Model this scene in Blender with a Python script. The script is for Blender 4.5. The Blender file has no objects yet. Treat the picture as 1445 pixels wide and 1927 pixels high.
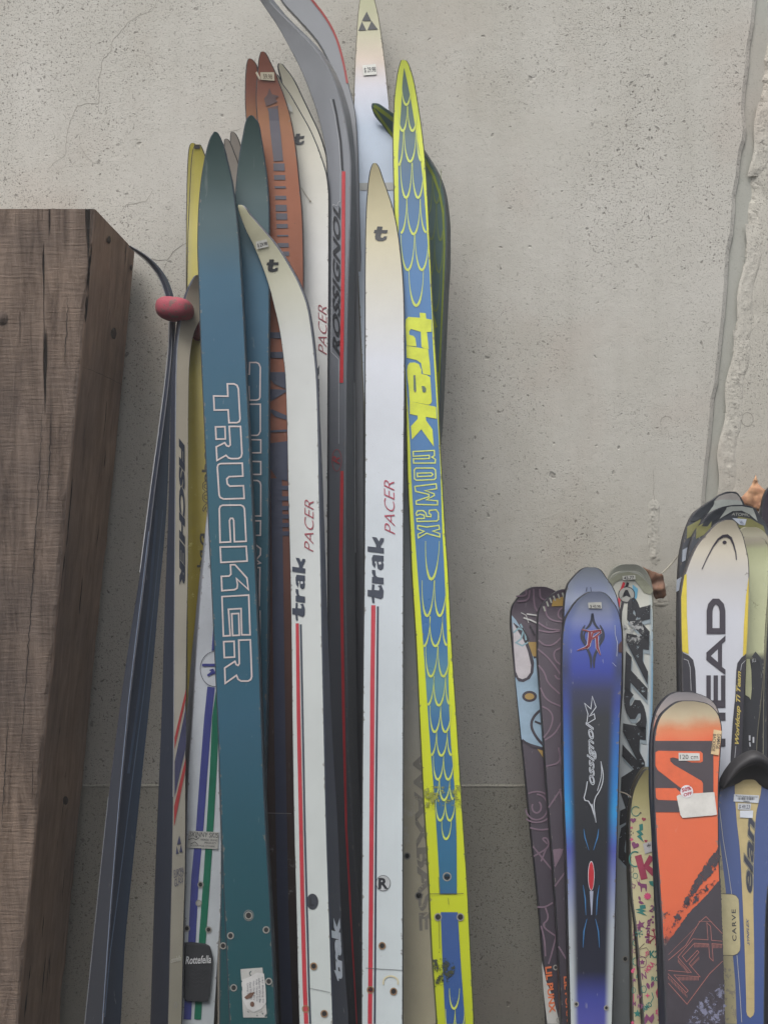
import bpy, bmesh, math, random
from mathutils import Vector, noise
random.seed(7)
S = bpy.context.scene
COL = S.collection
# ------------------------------------------------------------------ camera, sky, sun, exposure
D = 1.30          # camera distance to the wall (wall front is the plane y = 0)
ZC = 1.43         # camera height
K = 0.0005        # slope of one photo pixel
cam = bpy.data.cameras.new('camera'); camo = bpy.data.objects.new('camera', cam); COL.objects.link(camo)
camo.location = (0, -D, ZC); camo.rotation_euler = (math.radians(90), 0, 0)
cam.sensor_fit = 'HORIZONTAL'; cam.sensor_width = 36.0; cam.lens = 36.0 / (1445 * K)
cam.clip_start = 0.02; cam.clip_end = 300
S.camera = camo
SUN_EL, SUN_AZ = math.radians(60), math.radians(207)      # azimuth measured from +Y clockwise
w = bpy.data.worlds.new('World'); S.world = w; w.use_nodes = True
nt = w.node_tree; nt.nodes.clear()
sky = nt.nodes.new('ShaderNodeTexSky'); sky.sky_type = 'NISHITA'; sky.sun_disc = False
sky.sun_elevation = SUN_EL; sky.sun_rotation = SUN_AZ
sky.dust_density = 4.0; sky.air_density = 1.0; sky.ozone_density = 1.0
hs = nt.nodes.new('ShaderNodeHueSaturation'); hs.inputs['Saturation'].default_value = 0.25
bg = nt.nodes.new('ShaderNodeBackground'); bg.inputs['Strength'].default_value = 0.13
wo = nt.nodes.new('ShaderNodeOutputWorld')
nt.links.new(sky.outputs[0], hs.inputs['Color']); nt.links.new(hs.outputs[0], bg.inputs['Color']); nt.links.new(bg.outputs[0], wo.inputs['Surface'])
sl = bpy.data.lights.new('sun', 'SUN'); sl.energy = 0.95; sl.angle = math.radians(26); sl.color = (1.0, 0.97, 0.93)
so = bpy.data.objects.new('sun', sl); COL.objects.link(so)
sd = Vector((math.sin(SUN_AZ) * math.cos(SUN_EL), math.cos(SUN_AZ) * math.cos(SUN_EL), math.sin(SUN_EL)))
so.rotation_euler = sd.to_track_quat('Z', 'Y').to_euler(); so.location = (1, -3, 5)
S.view_settings.view_transform = 'Standard'; S.view_settings.look = 'None'
S.view_settings.gamma = 1.0; S.view_settings.exposure = 0.64; S.view_settings.use_curve_mapping = False

# ------------------------------------------------------------------ helpers
def lin(c):
    c = c / 255.0
    return c / 12.92 if c <= 0.04045 else ((c + 0.055) / 1.055) ** 2.4
def C(r, g, b): return (lin(r), lin(g), lin(b), 1.0)
def CS(r, g, b):          # milky veil painted into the colours: slightly greyed, blacks lifted
    m = .3 * r + .55 * g + .15 * b; f = .03
    c = C(r + (m - r) * f, g + (m - g) * f, b + (m - b) * f); s = .90
    return (c[0] * s + .006, c[1] * s + .006, c[2] * s + .0065, 1.0)
def ray(px, py, d):
    t = D - d
    return Vector(((px - 722.5) * K * t, -d, ZC + (963.5 - py) * K * t))
def link(o, parent=None):
    COL.objects.link(o)
    if parent is not None: o.parent = parent
    return o
def mesh_obj(name, verts, faces, mats, parent=None, origin=None, smooth=False, fm=None, uv=None):
    me = bpy.data.meshes.new(name)
    if origin is not None: verts = [Vector(v) - origin for v in verts]
    me.from_pydata([tuple(v) for v in verts], [], faces)
    for m in (mats if isinstance(mats, (list, tuple)) else [mats]): me.materials.append(m)
    if fm: 
        for p, i in zip(me.polygons, fm): p.material_index = i
    if smooth:
        for p in me.polygons: p.use_smooth = True
    if uv:
        ul = me.uv_layers.new(name='UVMap')
        for p in me.polygons:
            for li in p.loop_indices:
                ul.data[li].uv = uv[me.loops[li].vertex_index]
    me.validate(); me.update()
    o = bpy.data.objects.new(name, me)
    link(o, parent)
    if origin is not None and parent is None: o.location = origin
    return o
def tag(o, label=None, cat=None, group=None, kind=None):
    if label: o['label'] = label
    if cat: o['category'] = cat
    if group: o['group'] = group
    if kind: o['kind'] = kind
    return o
def empty(name, loc, label, cat, group=None):
    o = bpy.data.objects.new(name, None); o.location = loc; o.empty_display_size = 0.05
    COL.objects.link(o); tag(o, label, cat, group); return o

# ------------------------------------------------------------------ materials
def nodes(name):
    m = bpy.data.materials.new(name); m.use_nodes = True
    n = m.node_tree; b = n.nodes['Principled BSDF']
    return m, n, b
def N(n, t, **kw):
    x = n.nodes.new(t)
    for k, v in kw.items():
        if k in x.inputs: x.inputs[k].default_value = v
        else: setattr(x, k, v)
    return x
def ramp(n, src, stops, interp='LINEAR'):
    r = n.nodes.new('ShaderNodeValToRGB'); r.color_ramp.interpolation = interp
    e = r.color_ramp.elements
    stops = sorted(stops, key=lambda s: s[0])
    e[0].position = stops[0][0]; e[0].color = stops[0][1]
    if len(stops) == 1: e[1].position = 1.0; e[1].color = stops[0][1]
    else:
        e[1].position = stops[-1][0]; e[1].color = stops[-1][1]
        for p, c in stops[1:-1]:
            q = e.new(p); q.color = c
    n.links.new(src, r.inputs[0]); return r.outputs[0]
def mixc(n, f, a, b, mode='MIX'):
    x = n.nodes.new('ShaderNodeMix'); x.data_type = 'RGBA'; x.blend_type = mode
    def put(i, v):
        if hasattr(v, 'is_linked') or hasattr(v, 'links'): n.links.new(v, x.inputs[i])
        else: x.inputs[i].default_value = v
    put(0, f); put(6, a); put(7, b)
    return x.outputs[2]
def ski_mat(name, stops, edge=None, ew=(0.22, 0.46), rough=0.33, dirt=0.10, scr=0.25, coat=0.25, spec=0.5, scuff=None, warp=0.0):
    """stops: (photo row, sRGB) along the ski; edge: same for the outer sides of the topsheet."""
    m, n, b = nodes(name)
    uv = N(n, 'ShaderNodeUVMap'); sep = N(n, 'ShaderNodeSeparateXYZ'); n.links.new(uv.outputs[0], sep.inputs[0])
    geo = N(n, 'ShaderNodeTexCoord')
    vv = sep.outputs[1]
    if warp:
        nz = N(n, 'ShaderNodeTexNoise', Scale=22.0, Detail=5.0); n.links.new(geo.outputs['Object'], nz.inputs['Vector'])
        ma = N(n, 'ShaderNodeMath', operation='MULTIPLY_ADD'); ma.inputs[1].default_value = warp; n.links.new(nz.outputs[0], ma.inputs[0]); n.links.new(vv, ma.inputs[2])
        mb = N(n, 'ShaderNodeMath', operation='SUBTRACT'); mb.inputs[1].default_value = warp * 0.5; n.links.new(ma.outputs[0], mb.inputs[0]); vv = mb.outputs[0]
    col = ramp(n, vv, [(p / 1927.0, CS(*c)) for p, c in stops])
    if edge:
        ec = ramp(n, vv, [(p / 1927.0, CS(*c)) for p, c in edge])
        s1 = N(n, 'ShaderNodeMath', operation='SUBTRACT'); s1.inputs[1].default_value = 0.5; n.links.new(sep.outputs[0], s1.inputs[0])
        s2 = N(n, 'ShaderNodeMath', operation='ABSOLUTE'); n.links.new(s1.outputs[0], s2.inputs[0])
        mr = N(n, 'ShaderNodeMapRange', interpolation_type='SMOOTHSTEP'); mr.inputs[1].default_value = ew[0]; mr.inputs[2].default_value = ew[1]
        n.links.new(s2.outputs[0], mr.inputs[0])
        col = mixc(n, mr.outputs[0], col, ec)
    nz = N(n, 'ShaderNodeTexNoise', Scale=9.0, Detail=6.0, Roughness=0.65); n.links.new(geo.outputs['Object'], nz.inputs['Vector'])
    dr = ramp(n, nz.outputs[0], [(0.3, (1 - dirt * 1.6,) * 3 + (1,)), (0.62, (1, 1, 1, 1))])
    col = mixc(n, 1.0, col, dr, 'MULTIPLY')
    # fine specks of grime
    sp = N(n, 'ShaderNodeTexNoise', Scale=420.0, Detail=2.0); n.links.new(geo.outputs['Object'], sp.inputs['Vector'])
    sr = ramp(n, sp.outputs[0], [(0.72, (1, 1, 1, 1)), (0.78, (0.62, 0.6, 0.57, 1))])
    col = mixc(n, min(1.0, dirt * 5), col, sr, 'MULTIPLY')
    # knocks along the two edges
    e1 = N(n, 'ShaderNodeMath', operation='SUBTRACT'); e1.inputs[1].default_value = .5; n.links.new(sep.outputs[0], e1.inputs[0])
    e2 = N(n, 'ShaderNodeMath', operation='ABSOLUTE'); n.links.new(e1.outputs[0], e2.inputs[0])
    e3 = N(n, 'ShaderNodeMapRange'); e3.inputs[1].default_value = .40; e3.inputs[2].default_value = .5; e3.inputs[3].default_value = 0; e3.inputs[4].default_value = .22; n.links.new(e2.outputs[0], e3.inputs[0])
    en = N(n, 'ShaderNodeTexNoise', Scale=150.0, Detail=5.0, Roughness=.7); n.links.new(geo.outputs['Object'], en.inputs['Vector'])
    ea = N(n, 'ShaderNodeMath', operation='ADD'); n.links.new(e3.outputs[0], ea.inputs[0]); n.links.new(en.outputs[0], ea.inputs[1])
    col = mixc(n, ramp(n, ea.outputs[0], [(.77, (0, 0, 0, 1)), (.80, (.75, .75, .75, 1))]), col, C(112, 106, 98))
    # long scratches
    mp = N(n, 'ShaderNodeMapping'); mp.inputs['Scale'].default_value = (230, 230, 9); mp.inputs['Rotation'].default_value = (0, math.radians(9), 0)
    n.links.new(geo.outputs['Object'], mp.inputs[0])
    sc = N(n, 'ShaderNodeTexNoise', Scale=1.0, Detail=3.0, Roughness=0.6); n.links.new(mp.outputs[0], sc.inputs['Vector'])
    rr = ramp(n, sc.outputs[0], [(0.69, (0, 0, 0, 1)), (0.73, (1, 1, 1, 1))])
    mm = N(n, 'ShaderNodeMath', operation='MULTIPLY'); mm.inputs[1].default_value = scr; n.links.new(rr, mm.inputs[0])
    col = mixc(n, mm.outputs[0], col, C(190, 190, 185))
    if scuff:      # (row0,row1,colour,threshold): worn patch
        for (r0, r1, cc, th) in scuff:
            q = ramp(n, vv, [(r0 / 1927.0, (0, 0, 0, 1)), ((r0 + 25) / 1927.0, (1, 1, 1, 1)), ((r1 - 25) / 1927.0, (1, 1, 1, 1)), (r1 / 1927.0, (0, 0, 0, 1))])
            k2 = N(n, 'ShaderNodeTexNoise', Scale=55.0, Detail=8.0, Roughness=0.8); n.links.new(geo.outputs['Object'], k2.inputs['Vector'])
            kr = ramp(n, k2.outputs[0], [(th, (0, 0, 0, 1)), (th + 0.05, (1, 1, 1, 1))])
            f = N(n, 'ShaderNodeMath', operation='MULTIPLY'); n.links.new(q, f.inputs[0]); n.links.new(kr, f.inputs[1])
            col = mixc(n, f.outputs[0], col, CS(*cc))
    n.links.new(col, b.inputs['Base Color'])
    rg = N(n, 'ShaderNodeMapRange'); rg.inputs[3].default_value = rough + 0.16; rg.inputs[4].default_value = rough - 0.05
    n.links.new(nz.outputs[0], rg.inputs[0]); n.links.new(rg.outputs[0], b.inputs['Roughness'])
    b.inputs['Specular IOR Level'].default_value = spec
    b.inputs['Coat Weight'].default_value = coat * .6; b.inputs['Coat Roughness'].default_value = 0.16
    bp = N(n, 'ShaderNodeBump', Strength=0.12, Distance=0.0006); n.links.new(sc.outputs[0], bp.inputs['Height']); n.links.new(bp.outputs[0], b.inputs['Normal'])
    return m
_flat = {}
def flat(r, g, b_, rough=0.4, wear=0.0, spec=0.5):
    k = (r, g, b_, rough, wear, spec)
    if k in _flat: return _flat[k]
    m, n, b = nodes('print_%d_%d_%d' % (r, g, b_))
    geo = N(n, 'ShaderNodeTexCoord')
    nz = N(n, 'ShaderNodeTexNoise', Scale=60.0, Detail=6.0, Roughness=0.7); n.links.new(geo.outputs['Object'], nz.inputs['Vector'])
    dr = ramp(n, nz.outputs[0], [(0.3, (0.82, 0.82, 0.82, 1)), (0.6, (1, 1, 1, 1))])
    n.links.new(mixc(n, 1.0, CS(r, g, b_), dr, 'MULTIPLY'), b.inputs['Base Color'])
    b.inputs['Roughness'].default_value = rough; b.inputs['Specular IOR Level'].default_value = spec
    if wear > 0:     # print that has chipped away in places
        k2 = N(n, 'ShaderNodeTexNoise', Scale=170.0, Detail=7.0, Roughness=0.75); n.links.new(geo.outputs['Object'], k2.inputs['Vector'])
        kr = ramp(n, k2.outputs[0], [(wear, (0, 0, 0, 1)), (wear + 0.03, (1, 1, 1, 1))])
        n.links.new(kr, b.inputs['Alpha'])
    _flat[k] = m; return m

# ------------------------------------------------------------------ ski builder
def pchip(xs, ys):
    n = len(xs)
    if n == 1: return lambda x: ys[0]
    h = [xs[i + 1] - xs[i] for i in range(n - 1)]; dl = [(ys[i + 1] - ys[i]) / h[i] for i in range(n - 1)]
    m = [0.0] * n; m[0] = dl[0]; m[-1] = dl[-1]
    for i in range(1, n - 1):
        if dl[i - 1] * dl[i] > 0:
            w1 = 2 * h[i] + h[i - 1]; w2 = h[i] + 2 * h[i - 1]
            m[i] = (w1 + w2) / (w1 / dl[i - 1] + w2 / dl[i])
    def f(x):
        if x <= xs[0]: return ys[0]
        if x >= xs[-1]: return ys[-1] + m[-1] * (x - xs[-1])
        i = 0
        while x > xs[i + 1]: i += 1
        t = (x - xs[i]) / h[i]
        return ((2 * t ** 3 - 3 * t * t + 1) * ys[i] + (t ** 3 - 2 * t * t + t) * h[i] * m[i] + (-2 * t ** 3 + 3 * t * t) * ys[i + 1] + (t ** 3 - t * t) * h[i] * m[i + 1])
    return f
class Ski:
    def __init__(s, name, label, rows, depth, face, body, ang=0, thick=((0, 9), (1927, 16)), side=None, curl=0.018, curl_len=150, rim=0.0012, cat='ski', group=None, ns=84):
        s.tip = rows[0][0]; q = [math.sqrt(r[0] - s.tip) for r in rows]
        s.fl = pchip(q, [r[1] for r in rows]); s.fr = pchip(q, [r[2] for r in rows])
        (pa, da), (pb, db) = depth
        db += 0.125 if 'tall' in group else 0.085
        s.ia = 1 / (D - da); s.sl = (1 / (D - db) - 1 / (D - da)) / (pb - pa); s.pa = pa
        s.curl, s.cl = curl * .55, curl_len
        if thick == 'short': thick = ((rows[0][0], 4.5), (rows[0][0] + 90, 7.5), (1927, 14))
        s.a = math.radians(ang); s.sa, s.ca = math.sin(s.a), math.cos(s.a)
        s.th = pchip([t[0] for t in thick], [t[1] / 1000 for t in thick])
        s.side = pchip([t[0] for t in side], [t[1] for t in side]) if side else None
        if side: s.side_t0 = side[0][0]
        s.name = name
        n = ns; P = [s.tip + (math.sqrt(1927 - s.tip) * k / n) ** 2 for k in range(n + 1)]
        rings = []
        for py in P: rings.append(s.ring(py))
        # below the frame: straight on down to the ground
        A = s.ring(1640); B = rings[-1]
        dirc = (B[0] + B[1] - A[0] - A[1]) / 2; dirc = dirc / -dirc.z
        dirc.x *= 0.55
        zz = B[0].z
        for k in range(1, 7):
            dz = zz * k / 6
            wd = 1.0 if k < 6 else 0.86
            c = (B[0] + B[1]) / 2
            L = c + (B[0] - c) * wd + dirc * dz; R = c + (B[1] - c) * wd + dirc * dz
            L.z = R.z = max(zz - dz, 0.0)
            rings.append((L, R, B[2] * (1 - 0.09 * k)))
            P.append(1927 + 170 * k)
        s.origin = Vector(((rings[-1][0].x + rings[-1][1].x) / 2, rings[-1][0].y, 0))
        s.root = empty(name, s.origin, label, cat, group)
        wv = Vector((s.ca, -s.sa, 0)); bk = Vector((s.sa, s.ca, 0))
        fv, ff, fuv = [], [], []; NU = 6
        bv, bf, buv = [], [], []
        for i, ((L, R, t), py) in enumerate(zip(rings, P)):
            wdt = (R - L).length; e = min(rim, wdt * 0.3)
            nrm = (R - L).normalized() if wdt > 1e-5 else wv
            Li = L + nrm * e; Ri = R - nrm * e
            for u in range(NU + 1):
                f = u / NU; fv.append(Li.lerp(Ri, f)); fuv.append((f, py / 1927))
            e2 = min(e * 0.7, t * 0.3)
            ring = [Ri, R + bk * e2, R + bk * t, L + bk * t, L + bk * e2, Li]
            for j, p in enumerate(ring): bv.append(p); buv.append((j / 5, py / 1927))
        n = len(rings)
        for i in range(n - 1):
            for u in range(NU):
                a = i * (NU + 1) + u; ff.append((a, a + NU + 1, a + NU + 2, a + 1))
            for j in range(5):
                a = i * 6 + j; bf.append((a, a + 6, a + 7, a + 1))
        bf.append((0, 1, 2, 3, 4, 5)); k = (n - 1) * 6; bf.append((k, k + 5, k + 4, k + 3, k + 2, k + 1))
        s.face = mesh_obj('topsheet', fv, ff, face, s.root, s.origin, smooth=True, uv=fuv)
        s.body = mesh_obj('sidewall', bv, bf, body, s.root, s.origin, uv=buv)
    def dep(s, py):
        dist = 1 / (s.ia + s.sl * (py - s.pa)); d = D - dist
        if py < s.tip + s.cl: d += s.curl * ((s.tip + s.cl - py) / s.cl) ** 2
        return d
    def LR(s, py):
        q = math.sqrt(max(py - s.tip, 0)); xl = s.fl(q); xr = s.fr(q)
        d = s.dep(py); L = ray(xl, py, d)
        mx = (xr - 722.5) * K
        ss = (mx * (D - d) - L.x) / (s.ca + mx * s.sa)
        R = Vector((L.x + ss * s.ca, L.y - ss * s.sa, 0)); R.z = ZC + (963.5 - py) * K * (R.y + D)
        return L, R
    def ring(s, py):
        L, R = s.LR(py); t = s.th(py)
        if s.side:
            ms = (s.side(py) - 722.5) * K
            E = R if s.a > 0 else L
            t2 = (ms * (E.y + D) - E.x) / (s.sa - ms * s.ca)
            t = max(0.002, min(t2, 0.05))
        return (L, R, t)
    def surf(s, px, py, off=0.0005):
        L, R = s.LR(py); mx = (px - 722.5) * K
        ss = (mx * (L.y + D) - L.x) / (s.ca + mx * s.sa)
        y = L.y - ss * s.sa; x = L.x + ss * s.ca; z = ZC + (963.5 - py) * K * (y + D)
        return Vector((x - s.sa * off, y - s.ca * off, z))
    def sidesurf(s, px, py, off=0.0006):       # the visible side wall
        L, R = s.LR(py); E = R if s.a > 0 else L; ms = (px - 722.5) * K
        t = (ms * (E.y + D) - E.x) / (s.sa - ms * s.ca)
        p = E + Vector((s.sa * t, s.ca * t, 0)); o = Vector((s.ca, -s.sa, 0)) * (off if s.a > 0 else -off)
        p = p + o; p.z = ZC + (963.5 - py) * K * (p.y + D); return p

class Decal:
    def __init__(s, ski, name, mat, layer=1, side=False, parent=None):
        s.k, s.name, s.mat, s.off, s.v, s.f = ski, name, mat, 0.00035 + 0.00025 * layer, [], []
        s.fn = ski.sidesurf if side else ski.surf; s.parent = parent
    def raw(s, vs, fs):
        b = len(s.v); s.v += [s.fn(x, y, s.off) for x, y in vs]; s.f += [tuple(b + i for i in f) for f in fs]; return s
    def poly(s, pts):
        bm = bmesh.new(); vs = [bm.verts.new((x, y, 0)) for x, y in pts]
        fc = bm.faces.new(vs); fc.normal_update(); bmesh.ops.triangulate(bm, faces=bm.faces[:])
        for _ in range(4):
            es = [e for e in bm.edges if e.calc_length() > 26]
            if not es: break
            bmesh.ops.subdivide_edges(bm, edges=es, cuts=1); bmesh.ops.triangulate(bm, faces=bm.faces[:])
        bm.verts.index_update()
        s.raw([(v.co.x, v.co.y) for v in bm.verts], [tuple(v.index for v in f.verts) for f in bm.faces]); bm.free(); return s.auto()
    def line(s, pts, w, closed=False):
        pts = [Vector(p) for p in pts]; n = len(pts)
        if not closed:      # subdivide long segments
            q, ww = [pts[0]], [w if not isinstance(w, (list, tuple)) else w[0]]
            for i in range(n - 1):
                m = max(1, int((pts[i + 1] - pts[i]).length / 28))
                for k in range(1, m + 1):
                    q.append(pts[i].lerp(pts[i + 1], k / m))
                    ww.append(w if not isinstance(w, (list, tuple)) else w[i] + (w[i + 1] - w[i]) * k / m)
            pts, n, w = q, len(q), ww
        vs = []
        for i in range(n):
            p = pts[i]
            a = pts[i - 1] if (i > 0 or closed) else None
            c = pts[(i + 1) % n] if (i < n - 1 or closed) else None
            d1 = (p - a).normalized() if a is not None and (p - a).length > 0 else None
            d2 = (c - p).normalized() if c is not None and (c - p).length > 0 else None
            if d1 is None: d1 = d2
            if d2 is None: d2 = d1
            t = d1 + d2
            t = t.normalized() if t.length > 1e-4 else d1
            nr = Vector((-t.y, t.x)); cs = max(0.45, abs(nr.dot(Vector((-d1.y, d1.x)))))
            hw = (w[i] if isinstance(w, (list, tuple)) else w) / 2 / cs
            vs += [tuple(p + nr * hw), tuple(p - nr * hw)]
        fs = [(2 * i, 2 * i + 1, 2 * ((i + 1) % n) + 1, 2 * ((i + 1) % n)) for i in range(n if closed else n - 1)]
        s.raw(vs, fs); return s.auto()
    def disc(s, x, y, rx, ry=None, seg=20):
        ry = ry or rx
        return s.poly([(x + rx * math.cos(2 * math.pi * i / seg), y + ry * math.sin(2 * math.pi * i / seg)) for i in range(seg)])
    def ringl(s, x, y, rx, ry, w_, seg=28, a0=0, a1=360):
        full = (a1 - a0) >= 360; m = seg if full else seg + 1
        return s.line([(x + rx * math.cos(math.radians(a0 + (a1 - a0) * i / seg)), y + ry * math.sin(math.radians(a0 + (a1 - a0) * i / seg))) for i in range(m)], w_, closed=full)
    def text(s, txt, bl, br, tl, bold=0.0, shear=0.0, outline=0, space=1.0):
        cu = bpy.data.curves.new('t', 'FONT'); cu.body = txt; cu.offset = bold; cu.shear = shear; cu.resolution_u = 3; cu.space_character = space
        ob = bpy.data.objects.new('t', cu); COL.objects.link(ob); dg = bpy.context.evaluated_depsgraph_get(); dg.update()
        me = ob.evaluated_get(dg).to_mesh()
        V = [(v.co.x, v.co.y) for v in me.vertices]; F = [tuple(p.vertices) for p in me.polygons]
        ob.evaluated_get(dg).to_mesh_clear(); bpy.data.objects.remove(ob); bpy.data.curves.remove(cu)
        if not V: return s
        x0 = min(v[0] for v in V); x1 = max(v[0] for v in V); y0 = min(v[1] for v in V); y1 = max(v[1] for v in V)
        bl, br, tl = Vector(bl), Vector(br), Vector(tl)
        Pm = [tuple(bl + (br - bl) * ((x - x0) / (x1 - x0)) + (tl - bl) * ((y - y0) / (y1 - y0))) for x, y in V]
        if s.v and s.name == 'lettering': s.split()
        if not outline: return s.raw(Pm, F)
        cnt = {}
        # weld duplicates before finding the outline
        key = {}; idx = []
        for p in Pm: idx.append(key.setdefault((round(p[0], 2), round(p[1], 2)), len(key)))
        pos = {i: k for k, i in key.items()}
        for f in F:
            for a, b in zip(f, f[1:] + f[:1]):
                a, b = idx[a], idx[b]
                if a != b: e = (min(a, b), max(a, b)); cnt[e] = cnt.get(e, 0) + 1
        for (a, b), c in cnt.items():
            if c == 1:
                A, B = Vector(pos[a]), Vector(pos[b]); d = (B - A)
                if d.length < 0.01: continue
                d.normalize(); nr = Vector((-d.y, d.x)) * outline / 2; A = A - d * outline * 0.35; B = B + d * outline * 0.35
                s.raw([tuple(A + nr), tuple(A - nr), tuple(B - nr), tuple(B + nr)], [(0, 1, 2, 3)])
        return s
    def auto(s): return s.split() if s.name in ('line_drawing', 'print_panel', 'stripe', 'flame_streak', 'print_outline', 'pinstripe', 'pen_line', 'scratch', 'side_panel') else s
    def split(s):
        s.done(); s.v, s.f = [], []; return s
    def done(s, label=None):
        if not s.v: return None
        o = mesh_obj(s.name, s.v, s.f, s.mat, s.parent or s.k.root, s.k.origin)
        if label: o['label'] = label
        return o
def sticker(k, quad, mat, lines=(), tmat=None, name='price_tag', layer=4, bold=0.01, extra=None):
    """quad = tl, tr, br, bl in photo pixels; a thin paper label; lines = (text, u0, v0, u1, v1) inside it"""
    o = Decal(k, name, mat, layer).poly(quad).done()
    tl, tr, br, bl = [Vector(p) for p in quad]
    if lines:
        d = Decal(k, 'lettering', tmat, layer + 1, parent=o)
        for (t, u0, v0, u1, v1) in lines:
            P = lambda u, v: tl.lerp(tr, u).lerp(bl.lerp(br, u), v)
            d.text(t, P(u0, v1), P(u1, v1), P(u0, v0), bold=bold)
        d.done()
    return o
def cur(P, it=2):
    P = [Vector(p) for p in P]
    for _ in range(it):
        Q = [P[0]]
        for a, b in zip(P, P[1:]): Q += [a.lerp(b, .25), a.lerp(b, .75)]
        Q.append(P[-1]); P = Q
    return [tuple(p) for p in P]
M_rim = flat(150, 148, 142, 0.35); M_hole = flat(28, 28, 28, 0.8)
def hole(k, x, y, r=4.5, rust=False, filled=False):
    Decal(k, 'screw_hole', flat(150, 118, 84, 0.7) if rust else M_rim, 2).ringl(x, y, r + 1.2, r + 1.6, 2.2, 16).done()
    Decal(k, 'screw_hole', flat(170, 168, 160, .5) if filled else M_hole, 1).disc(x, y, r, r + .5, 14).done()

# ------------------------------------------------------------------ the ground
def asphalt():
    m, n, b = nodes('asphalt'); g = N(n, 'ShaderNodeTexCoord')
    a = N(n, 'ShaderNodeTexNoise', Scale=160.0, Detail=6.0); n.links.new(g.outputs['Object'], a.inputs['Vector'])
    n.links.new(ramp(n, a.outputs[0], [(0.35, (0.035, 0.035, 0.035, 1)), (0.7, (0.09, 0.088, 0.083, 1))]), b.inputs['Base Color'])
    b.inputs['Roughness'].default_value = 0.9
    bp = N(n, 'ShaderNodeBump', Strength=0.6, Distance=0.004); n.links.new(a.outputs[0], bp.inputs['Height']); n.links.new(bp.outputs[0], b.inputs['Normal'])
    return m
g = mesh_obj('ground', [(-60, -80, 0), (60, -80, 0), (60, 20, 0), (-60, 20, 0)], [(0, 1, 2, 3)], asphalt()); g['kind'] = 'structure'

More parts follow.
